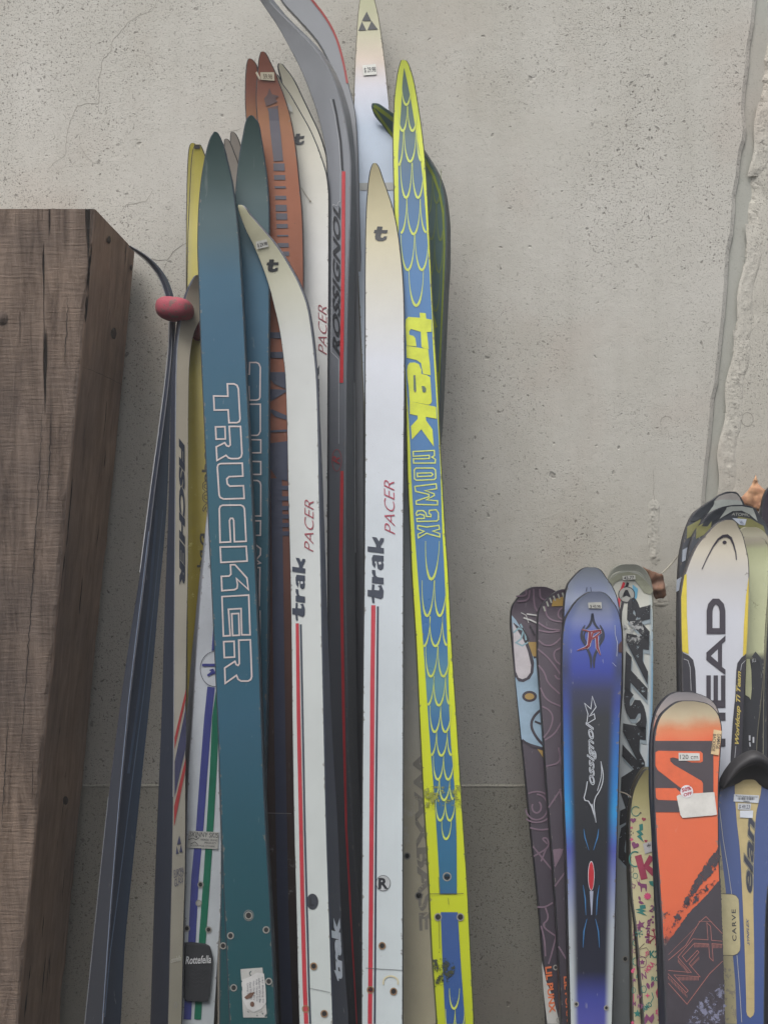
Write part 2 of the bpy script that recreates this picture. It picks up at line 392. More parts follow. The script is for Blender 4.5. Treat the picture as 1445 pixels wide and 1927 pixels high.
# ------------------------------------------------------------------ the concrete wall
def concrete(name, base=(192, 189, 180), dark=(181, 177, 166), pits=1.0, rough_bump=1.0):
    m, n, b = nodes(name); g = N(n, 'ShaderNodeTexCoord'); V = g.outputs['Object']
    big = N(n, 'ShaderNodeTexNoise', Scale=3.2, Detail=7.0, Roughness=0.62); n.links.new(V, big.inputs['Vector'])
    col = ramp(n, big.outputs[0], [(0.32, C(*dark)), (0.5, C(*base)), (0.72, C(base[0] + 8, base[1] + 8, base[2] + 9))])
    hue = N(n, 'ShaderNodeTexNoise', Scale=7.0, Detail=4.0); n.links.new(V, hue.inputs['Vector'])
    col = mixc(n, ramp(n, hue.outputs[0], [(0.52, (0, 0, 0, 1)), (0.75, (0.4, 0.4, 0.4, 1))]), col, C(182, 168, 156))
    # faint vertical run marks
    mp = N(n, 'ShaderNodeMapping'); mp.inputs['Scale'].default_value = (26, 26, 2.2); n.links.new(V, mp.inputs[0])
    st = N(n, 'ShaderNodeTexNoise', Scale=1.0, Detail=5.0, Roughness=0.7); n.links.new(mp.outputs[0], st.inputs['Vector'])
    col = mixc(n, 1.0, col, ramp(n, st.outputs[0], [(0.3, (0.95, 0.95, 0.945, 1)), (0.6, (1.015, 1.015, 1.015, 1))]), 'MULTIPLY')
    # zones where the skin is sandy and peppered with pinholes
    zn = N(n, 'ShaderNodeTexNoise', Scale=5.5, Detail=3.0); n.links.new(V, zn.inputs['Vector'])
    zone = ramp(n, zn.outputs[0], [(0.36, (0.22, 0.22, 0.22, 1)), (0.56, (1, 1, 1, 1))])
    wv = N(n, 'ShaderNodeTexNoise', Scale=90.0, Detail=2.0); n.links.new(V, wv.inputs['Vector'])
    wm = N(n, 'ShaderNodeMix', data_type='VECTOR'); wm.inputs[0].default_value = 0.012; n.links.new(V, wm.inputs[4]); n.links.new(wv.outputs['Color'], wm.inputs[5])
    heights = []
    def pit(scale, size, thr, depth, z=True, dk=0.55):
        nonlocal col
        v = N(n, 'ShaderNodeTexVoronoi', Scale=scale, Randomness=1.0); n.links.new(wm.outputs[1], v.inputs['Vector'])
        sep = N(n, 'ShaderNodeSeparateColor'); n.links.new(v.outputs['Color'], sep.inputs[0])
        r = N(n, 'ShaderNodeMapRange'); r.inputs[1].default_value = thr; r.inputs[2].default_value = 1.0; r.inputs[3].default_value = 0.0; r.inputs[4].default_value = size
        n.links.new(sep.outputs[0], r.inputs[0])
        lt = N(n, 'ShaderNodeMath', operation='SUBTRACT'); n.links.new(r.outputs[0], lt.inputs[0]); n.links.new(v.outputs['Distance'], lt.inputs[1])
        mk = N(n, 'ShaderNodeMapRange', interpolation_type='SMOOTHSTEP'); mk.inputs[1].default_value = 0.0; mk.inputs[2].default_value = 0.10
        n.links.new(lt.outputs[0], mk.inputs[0]); f = mk.outputs[0]
        if z:
            mu = N(n, 'ShaderNodeMath', operation='MULTIPLY'); n.links.new(f, mu.inputs[0]); n.links.new(zone, mu.inputs[1]); f = mu.outputs[0]
        h = N(n, 'ShaderNodeMath', operation='MULTIPLY'); h.inputs[1].default_value = -depth; n.links.new(f, h.inputs[0]); heights.append(h.outputs[0])
        d2 = N(n, 'ShaderNodeMath', operation='MULTIPLY'); d2.inputs[1].default_value = dk; n.links.new(f, d2.inputs[0])
        col = mixc(n, d2.outputs[0], col, C(88, 84, 76))
    pit(520, 0.46, 0.40, 0.35, True, 0.5 * pits)
    pit(260, 0.42, 0.50, 0.7, True, 0.6 * pits)
    pit(95, 0.26, 0.76, 1.3, False, 0.42 * pits)
    pit(38, 0.19, 0.86, 2.0, False, 0.34 * pits)
    for sc_, t0, am in ((620, .585, .50), (300, .64, .55)):
        sk = N(n, 'ShaderNodeTexNoise', Scale=float(sc_), Detail=1.5, Roughness=.5); n.links.new(V, sk.inputs['Vector'])
        q = ramp(n, sk.outputs[0], [(t0, (0, 0, 0, 1)), (t0 + .07, (1, 1, 1, 1))])
        f = N(n, 'ShaderNodeMath', operation='MULTIPLY'); n.links.new(q, f.inputs[0]); n.links.new(zone, f.inputs[1])
        f2 = N(n, 'ShaderNodeMath', operation='MULTIPLY'); f2.inputs[1].default_value = am * pits; n.links.new(f.outputs[0], f2.inputs[0])
        col = mixc(n, f2.outputs[0], col, C(104, 98, 90))
        h = N(n, 'ShaderNodeMath', operation='MULTIPLY'); h.inputs[1].default_value = -.5; n.links.new(f.outputs[0], h.inputs[0]); heights.append(h.outputs[0])
    fine = N(n, 'ShaderNodeTexNoise', Scale=700.0, Detail=3.0, Roughness=0.7); n.links.new(V, fine.inputs['Vector'])
    mid = N(n, 'ShaderNodeTexNoise', Scale=60.0, Detail=6.0, Roughness=0.6); n.links.new(V, mid.inputs['Vector'])
    a1 = N(n, 'ShaderNodeMath', operation='MULTIPLY_ADD'); a1.inputs[1].default_value = 0.35; n.links.new(fine.outputs[0], a1.inputs[0])
    a0 = N(n, 'ShaderNodeMath', operation='MULTIPLY'); a0.inputs[1].default_value = 1.3; n.links.new(mid.outputs[0], a0.inputs[0]); n.links.new(a0.outputs[0], a1.inputs[2])
    tot = a1.outputs[0]
    for h in heights:
        ad = N(n, 'ShaderNodeMath', operation='ADD'); n.links.new(tot, ad.inputs[0]); n.links.new(h, ad.inputs[1]); tot = ad.outputs[0]
    bp = N(n, 'ShaderNodeBump', Strength=0.55 * rough_bump, Distance=0.0011); n.links.new(tot, bp.inputs['Height']); n.links.new(bp.outputs[0], b.inputs['Normal'])
    n.links.new(col, b.inputs['Base Color']); b.inputs['Roughness'].default_value = 0.88; b.inputs['Specular IOR Level'].default_value = 0.25
    return m
M_conc = concrete('pitted_concrete'); M_conc2 = concrete('pitted_concrete_right', (189, 185, 174), (176, 171, 160), 0.8)
M_joint = concrete('smooth_joint_mortar', (170, 170, 161), (158, 158, 149), 0.25, 0.4)
wall = empty('concrete_wall', (0, 0.1, 0), 'tall pitted beige-grey concrete wall that all the skis lean against', 'wall')
WO = Vector((0, 0.1, 0))
crack = [(1431, -60), (1424, 0), (1421, 40), (1413, 80), (1411, 120), (1405, 165), (1402, 205), (1406, 240), (1404, 262), (1396, 285), (1392, 330), (1386, 365), (1384, 400), (1381, 440), (1374, 470), (1371, 520), (1366, 590), (1360, 640), (1355, 690), (1352, 720), (1345, 750), (1342, 800), (1336, 850), (1332, 890), (1327, 945), (1321, 1000), (1280, 1500), (1245, 1927)]
rough = [(1462, -60), (1452, 30), (1443, 92), (1431, 215), (1424, 250), (1416, 308), (1410, 400), (1403, 493), (1388, 604), (1376, 712), (1363, 804), (1354, 912), (1347, 1000), (1306, 1500), (1271, 1927)]
def wp(px, py, y=0.0):
    return Vector(((px - 722.5) * K * D, y, ZC + (963.5 - py) * K * D))
def extend(pl):
    P = [wp(x, y) for x, y in pl]
    a = P[0] + (P[0] - P[1]).normalized() * ((3.4 - P[0].z) / (P[0] - P[1]).normalized().z)
    b = P[-1] + (P[-1] - P[-2]).normalized() * (P[-1].z / -(P[-1] - P[-2]).normalized().z)
    return [a] + P + [b]
EC = extend(crack)
def densify(P, step, amp, seed):
    out = [P[0]]
    for a, b in zip(P, P[1:]):
        m = max(1, int((b - a).length / step))
        for k in range(1, m + 1):
            p = a.lerp(b, k / m); s = noise.noise(Vector((seed, p.z * 42, 0))) * amp + noise.noise(Vector((seed, p.z * 170, 3))) * amp * 0.6
            out.append(Vector((p.x + s, p.y, p.z)))
    return out
ECd = densify(EC, 0.006, 0.0007, 1.0); ERd = densify(extend(rough), 0.004, 0.0034, 5.0)
# left pour: front sheet up to a 6 mm chamfer, chamfer falling back to the joint, side returning into the joint
vs, fs = [], []
for p in ECd:
    ch = 0.0055
    vs += [Vector((-4, 0, p.z)), Vector((p.x - ch, 0, p.z)), Vector((p.x, 0.0035, p.z)), Vector((p.x, 0.03, p.z)), Vector((-4, 0.25, p.z))]
for i in range(len(ECd) - 1):
    a = i * 5; b = a + 5
    for j in range(3): fs.append((a + j, b + j, b + j + 1, a + j + 1))
fs.append((0, 1, 2, 3, 4))
mesh_obj('wall_panel', vs, [f[::-1] for f in fs], M_conc, wall, WO)
vs, fs = [], []
for p, q in zip(ECd[::1], ECd):
    vs += [Vector((p.x + 0.0006 + .0007 * abs(noise.noise(Vector((p.z * 70, 4, 4)))), 0.0062, p.z)), Vector((p.x + 0.045, 0.0062, p.z))]
for i in range(len(ECd) - 1): a = i * 2; fs.append((a, a + 1, a + 3, a + 2))
mesh_obj('joint_strip', vs, fs, M_joint, wall, WO)
vs, fs = [], []
for p in ERd:
    r1 = 0.0016 * noise.noise(Vector((p.z * 90, 2, 1))); r2 = 0.006 + 0.004 * noise.noise(Vector((p.z * 60, 7, 1)))
    lip = 0.012 + 0.007 * noise.noise(Vector((p.z * 35, 9, 4)))
    cols = [(0.0, 0.0062 + 0.001), (0.004 + 2.5 * r1, 0.0042 + r1), (r2 + .003, 0.0022 + abs(r1)), (lip + .002, 0.0006 + abs(r1) * .4), (lip + 0.01, 0.0), (2.6, 0.0), (2.6, 0.25)]
    vs += [Vector((p.x + c, y, p.z)) for c, y in cols]
for i in range(len(ERd) - 1):
    for j in range(6): a = i * 7 + j; fs.append((a, a + 1, a + 8, a + 7))
mesh_obj('wall_panel', vs, fs, M_conc2, wall, WO)
# wide side wings of the wall beyond the frame are covered by the two panels; back is closed by a slab
mesh_obj('wall_core', [(-4, .02, 0), (3.2, .02, 0), (3.2, .02, 3.4), (-4, .02, 3.4)], [(0, 1, 2, 3)], flat(60, 58, 54, .9), wall, WO)

zt = wp(900, 1479).z
vs, fs = [], []
pe = [p for p in ECd if p.z <= zt + .002]
for p in pe: vs += [Vector((-3.9, -.0018, min(p.z, zt))), Vector((p.x - .009, -.0018, min(p.z, zt) - .0008 * noise.noise(Vector((p.z * 50, 1, 1)))))]
for i in range(len(pe) - 1): a = i * 2; fs.append((a, a + 2, a + 3, a + 1))
b0 = len(vs)
for i in range(240):           # uneven top lip
    x = -3.9 + (pe[0].x - .009 + 3.9) * i / 239; e = .0012 * noise.noise(Vector((x * 40, 3, 3)))
    vs += [Vector((x, -.0018, zt - .0005)), Vector((x, .0005, zt + .0022 + e))]
for i in range(239): a = b0 + i * 2; fs.append((a, a + 2, a + 3, a + 1))
mesh_obj('lower_wall_lift', vs, fs, concrete('shade_toned_concrete', (176, 173, 161), (162, 158, 147), .9, .9), wall, WO)  # toned darker than the wall above: recess shade painted into the concrete
class WallSki:                 # lets Decal draw on the wall
    def __init__(s): s.root = wall; s.origin = WO
    def surf(s, px, py, off=0.0): return wp(px, py, -off * 0.35)
    sidesurf = surf
WK = WallSki()
M_crk = flat(136, 131, 122, 0.95, spec=0.1); M_crk2 = flat(162, 157, 147, 0.95, spec=0.1)
def jitter(pts, amp, seed, step=7):
    out = []
    for (x0, y0), (x1, y1) in zip(pts, pts[1:]):
        m = max(1, int(math.hypot(x1 - x0, y1 - y0) / step))
        for k in range(m):
            t = k / m; x = x0 + (x1 - x0) * t; y = y0 + (y1 - y0) * t
            out.append((x + amp * noise.noise(Vector((x * .09, y * .09, seed))) * 2, y + amp * noise.noise(Vector((x * .09, y * .09, seed + 9)))))
    out.append(pts[-1]); return out
for i, (pts, wd) in enumerate([
    ([(296, -10), (293, 8), (285, 20), (262, 28), (240, 42), (226, 58), (211, 78), (208, 98), (194, 109), (192, 125), (186, 145), (184, 165), (188, 180), (185, 195), (160, 195), (145, 200), (135, 222), (126, 245), (125, 265), (124, 290), (104, 305), (90, 318)], 1.1),
    ([(288, 357), (274, 378), (265, 380), (238, 385), (228, 400)], 1.0),
    ([(268, 483), (300, 490), (317, 489), (324, 475), (340, 463), (352, 455)], 1.3),
    ([(317, 489), (309, 506), (305, 520)], 1.0),
    ([(455, 240), (440, 246), (428, 248)], 1.0),
    ([(150, 275), (160, 292), (175, 305), (195, 308)], .8),
    ([(1230, 1062), (1233, 985), (1229, 905), (1231, 880)], 1.0)]):
    jp = jitter(pts, 1.6, i * 3.3, 4); nj = len(jp)
    Decal(WK, 'crack', M_crk2 if i != 2 else M_crk, 1).line(jp, [wd * (.25 + .75 * max(0.0, math.sin(math.pi * q_ / (nj - 1))) ** .5) * (.7 + .5 * abs(noise.noise(Vector((q_ * .31, i, 0))))) for q_ in range(nj)]).done()
Decal(WK, 'form_line', flat(168, 168, 162, .9, .5), 8).line(jitter([(850, 1477), (900, 1479), (940, 1480), (1000, 1478)], 1.6, 31, 4), 2.6).done()
Decal(WK, 'form_mark', M_crk2, 1).ringl(1254, 797, 12, 14, 0.7, 30, 190, 330).done()
Decal(WK, 'form_mark', M_crk2, 1).ringl(1406, 789, 11, 13, 0.9, 30).done()
# knobbly repair ridge above the carving skis
def lumps(cx, y0, y1, wd, seed, nx=16, ny=90, h=0.0035, m=M_conc):
    vs, fs = [], []
    for j in range(ny + 1):
        py = y0 + (y1 - y0) * j / ny
        for i in range(nx + 1):
            u = i / nx - .5; px = cx(py) + u * wd
            e = max(0, 1 - (abs(u) * 2) ** 2) * min(1, 6 * (j / ny) + .0, 6 * (1 - j / ny))
            hh = h * e * max(0, .35 + noise.noise(Vector((px * .11, py * .055, seed))) + .6 * noise.noise(Vector((px * .3, py * .22, seed + 4))))
            vs.append(wp(px, py, 0.0012 - hh - 0.0013 * min(1, e * 2)))
    for j in range(ny):
        for i in range(nx): a = j * (nx + 1) + i; fs.append((a, a + 1, a + nx + 2, a + nx + 1))
    mesh_obj('repair_ridge', vs, fs, m, wall, WO, smooth=True)
lumps(lambda y: 1231 + 2 * math.sin(y * .03), 930, 1072, 28, 2.0, h=.0016)
lumps(lambda y: 1240 + 4 * math.sin(y * .1), 1095, 1145, 44, 9.0, h=.0015)
def roughx(y):
    for (x0, y0), (x1, y1) in zip(rough, rough[1:]):
        if y <= y1: return x0 + (x1 - x0) * (y - y0) / (y1 - y0)
lumps(lambda y: roughx(y) + 12 + 4 * math.sin(y * .05), 190, 330, 34, 5.0, h=.0012, m=M_conc2)
lumps(lambda y: roughx(y) + 12 + 4 * math.sin(y * .043), 420, 660, 30, 11.0, ny=160, h=.0009, m=M_conc2)
lumps(lambda y: roughx(y) + 13 + 4 * math.sin(y * .05), 620, 940, 36, 15.0, ny=200, h=.0012, m=M_conc2)

# ------------------------------------------------------------------ timber beam
def wood(name, c1, c2, saw=True, sc=1.0):
    m, n, b = nodes(name); g = N(n, 'ShaderNodeTexCoord'); V = g.outputs['Object']
    mp = N(n, 'ShaderNodeMapping'); mp.inputs['Scale'].default_value = (75 * sc, 75 * sc, 9); mp.inputs['Rotation'].default_value = (0, math.radians(5.4), 0); n.links.new(V, mp.inputs[0])
    gr = N(n, 'ShaderNodeTexNoise', Scale=1.0, Detail=9.0, Roughness=0.7, Distortion=0.6); n.links.new(mp.outputs[0], gr.inputs['Vector'])
    col = ramp(n, gr.outputs[0], [(0.30, C(*c1)), (0.62, C(*c2))])
    bl = N(n, 'ShaderNodeTexNoise', Scale=6.0, Detail=5.0, Roughness=.6); n.links.new(V, bl.inputs['Vector'])
    col = mixc(n, 1.0, col, ramp(n, bl.outputs[0], [(0.34, (0.68, 0.68, 0.71, 1)), (0.6, (1.08, 1.04, 1.0, 1))]), 'MULTIPLY')
    col = mixc(n, ramp(n, bl.outputs[0], [(0.58, (0, 0, 0, 1)), (0.72, (.6, .6, .6, 1))]), col, C(122, 104, 88))
    # dark checks along the grain
    m2 = N(n, 'ShaderNodeMapping'); m2.inputs['Scale'].default_value = (85, 85, 2.0); m2.inputs['Rotation'].default_value = (0, math.radians(5.4), 0); n.links.new(V, m2.inputs[0])
    ck = N(n, 'ShaderNodeTexNoise', Scale=1.0, Detail=4.0, Roughness=.55); n.links.new(m2.outputs[0], ck.inputs['Vector'])
    ckr = ramp(n, ck.outputs[0], [(0.325, (1, 1, 1, 1)), (0.35, (0, 0, 0, 1))])
    col = mixc(n, ckr, col, C(38, 33, 29))
    # bright torn fibres
    m3 = N(n, 'ShaderNodeMapping'); m3.inputs['Scale'].default_value = (300, 300, 60); n.links.new(V, m3.inputs[0])
    fb = N(n, 'ShaderNodeTexNoise', Scale=1.0, Detail=3.0, Roughness=.6); n.links.new(m3.outputs[0], fb.inputs['Vector'])
    fm = N(n, 'ShaderNodeMath', operation='MULTIPLY'); fm.inputs[1].default_value = .5; n.links.new(ramp(n, fb.outputs[0], [(0.68, (0, 0, 0, 1)), (0.76, (1, 1, 1, 1))]), fm.inputs[0])
    col = mixc(n, fm.outputs[0], col, C(150, 132, 112))
    n.links.new(col, b.inputs['Base Color']); b.inputs['Roughness'].default_value = .9; b.inputs['Specular IOR Level'].default_value = .2
    h = gr.outputs[0]
    if saw:
        m4 = N(n, 'ShaderNodeMapping'); m4.inputs['Scale'].default_value = (45, 45, 420); n.links.new(V, m4.inputs[0])
        sw = N(n, 'ShaderNodeTexNoise', Scale=1.0, Detail=2.0); n.links.new(m4.outputs[0], sw.inputs['Vector'])
        ad = N(n, 'ShaderNodeMath', operation='MULTIPLY_ADD'); ad.inputs[1].default_value = .3; n.links.new(sw.outputs[0], ad.inputs[0]); n.links.new(h, ad.inputs[2]); h = ad.outputs[0]
        col2 = mixc(n, 1.0, col, ramp(n, sw.outputs[0], [(0.35, (.965, .965, .965, 1)), (0.6, (1.02, 1.02, 1.02, 1))]), 'MULTIPLY'); n.links.new(col2, b.inputs['Base Color'])
    s2 = N(n, 'ShaderNodeMath', operation='MULTIPLY_ADD'); s2.inputs[1].default_value = -1.5; n.links.new(ckr, s2.inputs[0]); n.links.new(h, s2.inputs[2])
    bp = N(n, 'ShaderNodeBump', Strength=1.0, Distance=.0034); n.links.new(s2.outputs[0], bp.inputs['Height']); n.links.new(bp.outputs[0], b.inputs['Normal'])
    return m
M_wf = wood('weathered_sawn_timber', (84, 72, 64), (136, 121, 109)); M_ws = wood('brown_timber_side', (128, 108, 95), (168, 146, 129), False, .8)
def timber():
    z1 = 1.744; yf, yb = -0.2, -0.014
    xr = lambda z: -0.299 + (z - z1) * 0.0943
    nz = 260; vs, fs, fm = [], [], []
    prof_n = 0
    for k in range(nz + 1):
        z = z1 * (1 - k / nz); x = xr(z)
        n1 = noise.noise(Vector((z * 9, 1, 0))); n2 = noise.noise(Vector((z * 60, 5, 0))); n3 = noise.noise(Vector((z * 24, 8, 2)))
        ch = 0.0026 + 0.006 * max(0, n1 + .15) + .0022 * max(-.6, n2 + n3)
        low = max(0, min(1, (1.5 - z) / .6))
        wane = 0.003 + low * (0.006 + 0.006 * n3 + .004 * n2)
        zt = 0.0035 * noise.noise(Vector((1, 2, 3)))
        P = [(x - .46, yb), (x - .46, yf), (x - .30, yf + .0008 * n2), (x - .15, yf - .0008 * n3), (x - .05, yf + .001 * n1), (x - ch, yf), (x - ch * .3, yf + ch * .35), (x, yf + ch),
             (x + .0012 * n1, yf + .05), (x - .0015 * n3, yf + .10), (x + .001 * n2, yf + .14), (x - .001, yb - .03), (x - wane * .35, yb - .012), (x - wane, yb)]
        prof_n = len(P); vs += [Vector((a, c, z)) for a, c in P]
    for k in range(nz):
        for j in range(prof_n):
            a = k * prof_n + j; b2 = k * prof_n + (j + 1) % prof_n; fs.append((a, b2, b2 + prof_n, a + prof_n)); fm.append(0 if j < 6 else 1)
    fs.append(tuple(range(prof_n))[::-1]); fm.append(0)
    fs.append(tuple(nz * prof_n + j for j in range(prof_n))); fm.append(0)
    o = mesh_obj('timber_beam', vs, fs, [M_wf, M_ws], origin=Vector((-.7, -.1, 0)), fm=fm)
    tag(o, 'thick weathered grey-brown timber beam standing at the left against the wall', 'timber beam')
    return o
tb = timber()
def on_timber(px, py, front=True):
    if front: return ray(px, py, .2006)
    # side face plane x = xr(z)
    m = (px - 722.5) * K; mz = (963.5 - py) * K
    # x = m t ; z = ZC + mz t ; x = -.299+(z-1.744)*.0943
    t = (-.299 + (ZC - 1.744) * .0943) / (m - mz * .0943); return Vector((m * t + .0008, t - D, ZC + mz * t))
def blob(name, px, py, rx, ry, mat, front, seed, parent, org, bulge=.002, seg=22):
    cen = on_timber(px, py, front); vs, fs = [cen + Vector((0, -bulge if front else 0, 0)) + Vector((0 if front else bulge, 0, 0))], []
    for k, f in enumerate((.55, 1.0)):
        for i in range(seg):
            a = 2 * math.pi * i / seg; r = f * (1 + .16 * noise.noise(Vector((math.cos(a) * 1.4, math.sin(a) * 1.4, seed))))
            p = on_timber(px + rx * r * math.cos(a), py + ry * r * math.sin(a), front)
            if k == 0: p = p + (Vector((0, -bulge * .7, 0)) if front else Vector((bulge * .7, 0, 0)))
            vs.append(p)
    for i in range(seg):
        j = (i + 1) % seg; fs.append((0, 1 + i, 1 + j)); fs.append((1 + i, 1 + seg + i, 1 + seg + j, 1 + j))
    return mesh_obj(name, vs, fs, mat, parent, org, smooth=True)
TO = Vector((-.7, -.1, 0))
blob('knot', 4, 598, 11, 13, wood('knot_wood', (70, 60, 54), (110, 98, 90)), True, 1, tb, TO, .003)
for (x, y, a, b_) in ((213, 627, 5, 11), (204, 451, 3.5, 7), (246, 503, 2.5, 6), (122, 1507, 5, 8)):
    blob('knot', x, y, a, b_, flat(70, 55, 44, .9), False, x, tb, TO, .0012)
for i, pts in enumerate([[(127, 555), (125, 620), (121, 690)], [(80, 760), (77, 830), (73, 910), (66, 1010), (60, 1120), (52, 1230), (44, 1350), (34, 1450)], [(98, 770), (93, 860), (88, 960)], [(15, 1350), (8, 1480), (4, 1560)], [(152, 690), (180, 700), (205, 712), (233, 726)]]):
    vs, fs = [], []; jp = jitter(pts, 1.6, 50 + i, 5)
    fr = i != 4
    for q, (x, y) in enumerate(jp):
        wd = 1.0 * math.sin(math.pi * (q + .5) / len(jp)) + .3
        vs += [on_timber(x - wd * .5, y - (0 if fr else wd * .5), fr), on_timber(x + wd * .5, y + (0 if fr else wd * .5), fr)]
    for q in range(len(jp) - 1): fs.append((2 * q, 2 * q + 1, 2 * q + 3, 2 * q + 2))
    mesh_obj('split', vs, fs, flat(30, 26, 23, .95), tb, TO)
# ------------------------------------------------------------------ cross-country skis, back to front
B_dark = flat(44, 46, 52, 0.45); B_black = flat(34, 35, 38, 0.5)
GX = 'cross-country skis leaning in the tall cluster'
def base_mat(name, c, rough=.4):
    return ski_mat(name, [(0, c)], rough=rough, dirt=.08, scr=.12, coat=.1)
# tall pale ski with three-triangle emblem
k = Ski('cross_country_ski', 'tallest pale blue-white ski with three-triangle emblem on its yellowish tip',
    [(-46, 688, 691), (-20, 680, 701), (0, 676, 706), (25, 673, 712), (78, 669.5, 720), (125, 667, 726), (187, 665, 732), (234, 664, 737), (300, 666, 744), (500, 672, 752), (700, 681, 759), (1000, 697, 776), (1350, 713, 801), (1650, 727, 815), (1927, 740, 828)],
    ((0, .034), (1927, .140)), ski_mat('ski_pale_fade', [(0, (186, 186, 146)), (60, (196, 192, 158)), (110, (208, 190, 172)), (165, (204, 204, 214)), (240, (186, 202, 222)), (600, (190, 205, 222)), (1200, (192, 198, 198)), (1380, (214, 212, 200)), (1500, (212, 206, 184)), (1927, (216, 208, 178))], scr=.1,
    scuff=[(1280, 1620, (214, 210, 196), .54)]), flat(120, 116, 100, .5), thick=((0, 8), (1927, 20)), curl=.02, group=GX)
d = Decal(k, 'emblem', flat(58, 60, 62), 1)
d.poly([(690, 21), (681, 38.5), (698.5, 38.5)]); d.poly([(681, 39.5), (674.5, 57), (689, 56)]); d.poly([(699, 38.5), (691.5, 55.5), (711, 54.5)]); d.done()
Decal(k, 'lettering', flat(164, 160, 150, .6, .40), 1).text('WAXBASE', (776, 1414), (789, 1752), (803, 1412), bold=.035).done()
M_paper = flat(216, 216, 208, .6); M_ink = flat(62, 62, 66, .6)
sticker(k, [(682, 123), (707, 120), (709, 140), (684, 142)], M_paper, [('$ 29.98', .1, .25, .95, .8)], M_ink)
Decal(k, 'tape_band', flat(168, 170, 166), 1).poly([(676, 344), (738, 343), (742, 357), (677, 358)]).done()
hole(k, 766, 1611, 4); hole(k, 788, 1686, 5)

# grey racing pair, sole to sole
M_gr = ski_mat('veil_faded_grey_ski', [(0, (158, 160, 163)), (300, (132, 135, 141)), (700, (110, 114, 121)), (1200, (82, 86, 94)), (1927, (60, 62, 68))], rough=.26, dirt=.05, scr=.06, coat=.5)  # paler towards the tip: glare veil painted into the grey
M_gside = ski_mat('grey_laminated_sidewall', [(0, (112, 115, 120)), (700, (88, 93, 100)), (1927, (54, 57, 62))], rough=.3, dirt=.04, scr=.1)  # sidewall carries the same painted veil
k = Ski('cross_country_ski', 'grey ski with red rim on its bent tip, rear one of the grey pair',
    [(-60, 520, 560), (-40, 510, 568), (0, 530, 590), (34, 560, 617), (81, 600, 639), (115, 618, 648), (156, 634, 656), (218, 645, 670), (311, 650, 675), (399, 650, 677), (700, 650, 685), (1000, 648, 685.5), (1350, 650, 686), (1600, 660, 690), (1927, 672, 706)],
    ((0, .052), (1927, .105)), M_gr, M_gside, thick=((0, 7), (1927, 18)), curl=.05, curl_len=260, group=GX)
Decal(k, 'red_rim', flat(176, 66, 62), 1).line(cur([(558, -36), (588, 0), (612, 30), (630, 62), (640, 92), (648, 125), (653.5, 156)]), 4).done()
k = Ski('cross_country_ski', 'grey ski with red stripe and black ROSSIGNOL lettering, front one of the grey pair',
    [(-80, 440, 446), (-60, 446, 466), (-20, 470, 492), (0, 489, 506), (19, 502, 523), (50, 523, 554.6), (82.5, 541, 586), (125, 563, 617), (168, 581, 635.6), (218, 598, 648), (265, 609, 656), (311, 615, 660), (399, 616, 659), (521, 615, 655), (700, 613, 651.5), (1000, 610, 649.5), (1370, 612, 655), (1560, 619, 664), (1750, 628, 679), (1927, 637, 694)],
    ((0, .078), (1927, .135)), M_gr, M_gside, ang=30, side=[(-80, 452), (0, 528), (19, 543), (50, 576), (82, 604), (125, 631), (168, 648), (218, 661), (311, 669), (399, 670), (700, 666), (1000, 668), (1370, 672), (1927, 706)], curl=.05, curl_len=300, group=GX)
M_red = flat(196, 52, 58)
Decal(k, 'red_stripe', M_red, 1).line([(647, 322), (646, 500), (643, 720)], 6.5).done()
Decal(k, 'red_stripe', M_red, 1).line([(644, 886), (642, 1050), (647, 1350), (652, 1560), (662, 1750), (672, 1927)], [6, 6, 5, 4, 3, 2]).done()
M_lg = flat(188, 190, 194)
Decal(k, 'pinstripe', M_lg, 1).line([(622, 185), (630, 215), (638, 265), (641.5, 320), (641, 378), (637, 380), (635, 387), (627, 384), (624, 662), (638, 676), (638, 835)], .9).done()
Decal(k, 'pinstripe', flat(38, 40, 44), 1).line([(627.5, 186), (634, 216), (641.5, 265), (645, 320)], 3.4).done()
d = Decal(k, 'lettering', flat(36, 38, 43), 2); d.text('ROSSIGNOL', (640.5, 671), (641, 388), (626.5, 663), bold=.03, shear=.3, space=1.02); d.done()
d = Decal(k, 'emblem', flat(170, 62, 66), 2); d.ringl(634.5, 866, 8.8, 20.5, 1.0); d.text('R', (640, 874), (640, 858), (627, 874), bold=.01, shear=.4); d.done()
Decal(k, 'scratch_line', flat(176, 180, 184), 1, True).line([(666, 720), (667, 900), (668, 1040)], 1).done()

# scale ski behind the bright one, its shade painted into green and olive
M_nb = ski_mat('scale_print_shaded', [(0, (84, 108, 98)), (600, (92, 120, 120)), (1927, (80, 104, 108))], rough=.35)
k = Ski('cross_country_ski', 'scale ski with shade painted into its green and olive, behind the bright yellow-edged ski',
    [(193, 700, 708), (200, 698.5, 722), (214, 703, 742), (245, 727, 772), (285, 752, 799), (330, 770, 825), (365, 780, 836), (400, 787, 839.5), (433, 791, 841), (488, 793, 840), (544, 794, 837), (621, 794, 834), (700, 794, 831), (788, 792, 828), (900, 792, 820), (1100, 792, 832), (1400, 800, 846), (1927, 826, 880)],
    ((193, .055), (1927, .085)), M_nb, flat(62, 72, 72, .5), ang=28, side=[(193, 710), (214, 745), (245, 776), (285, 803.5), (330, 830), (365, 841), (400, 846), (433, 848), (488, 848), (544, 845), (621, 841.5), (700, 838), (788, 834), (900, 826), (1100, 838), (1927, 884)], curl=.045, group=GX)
M_ol = flat(150, 166, 62); M_ol2 = flat(132, 150, 80)  # yellow print darkened to olive, shade painted in
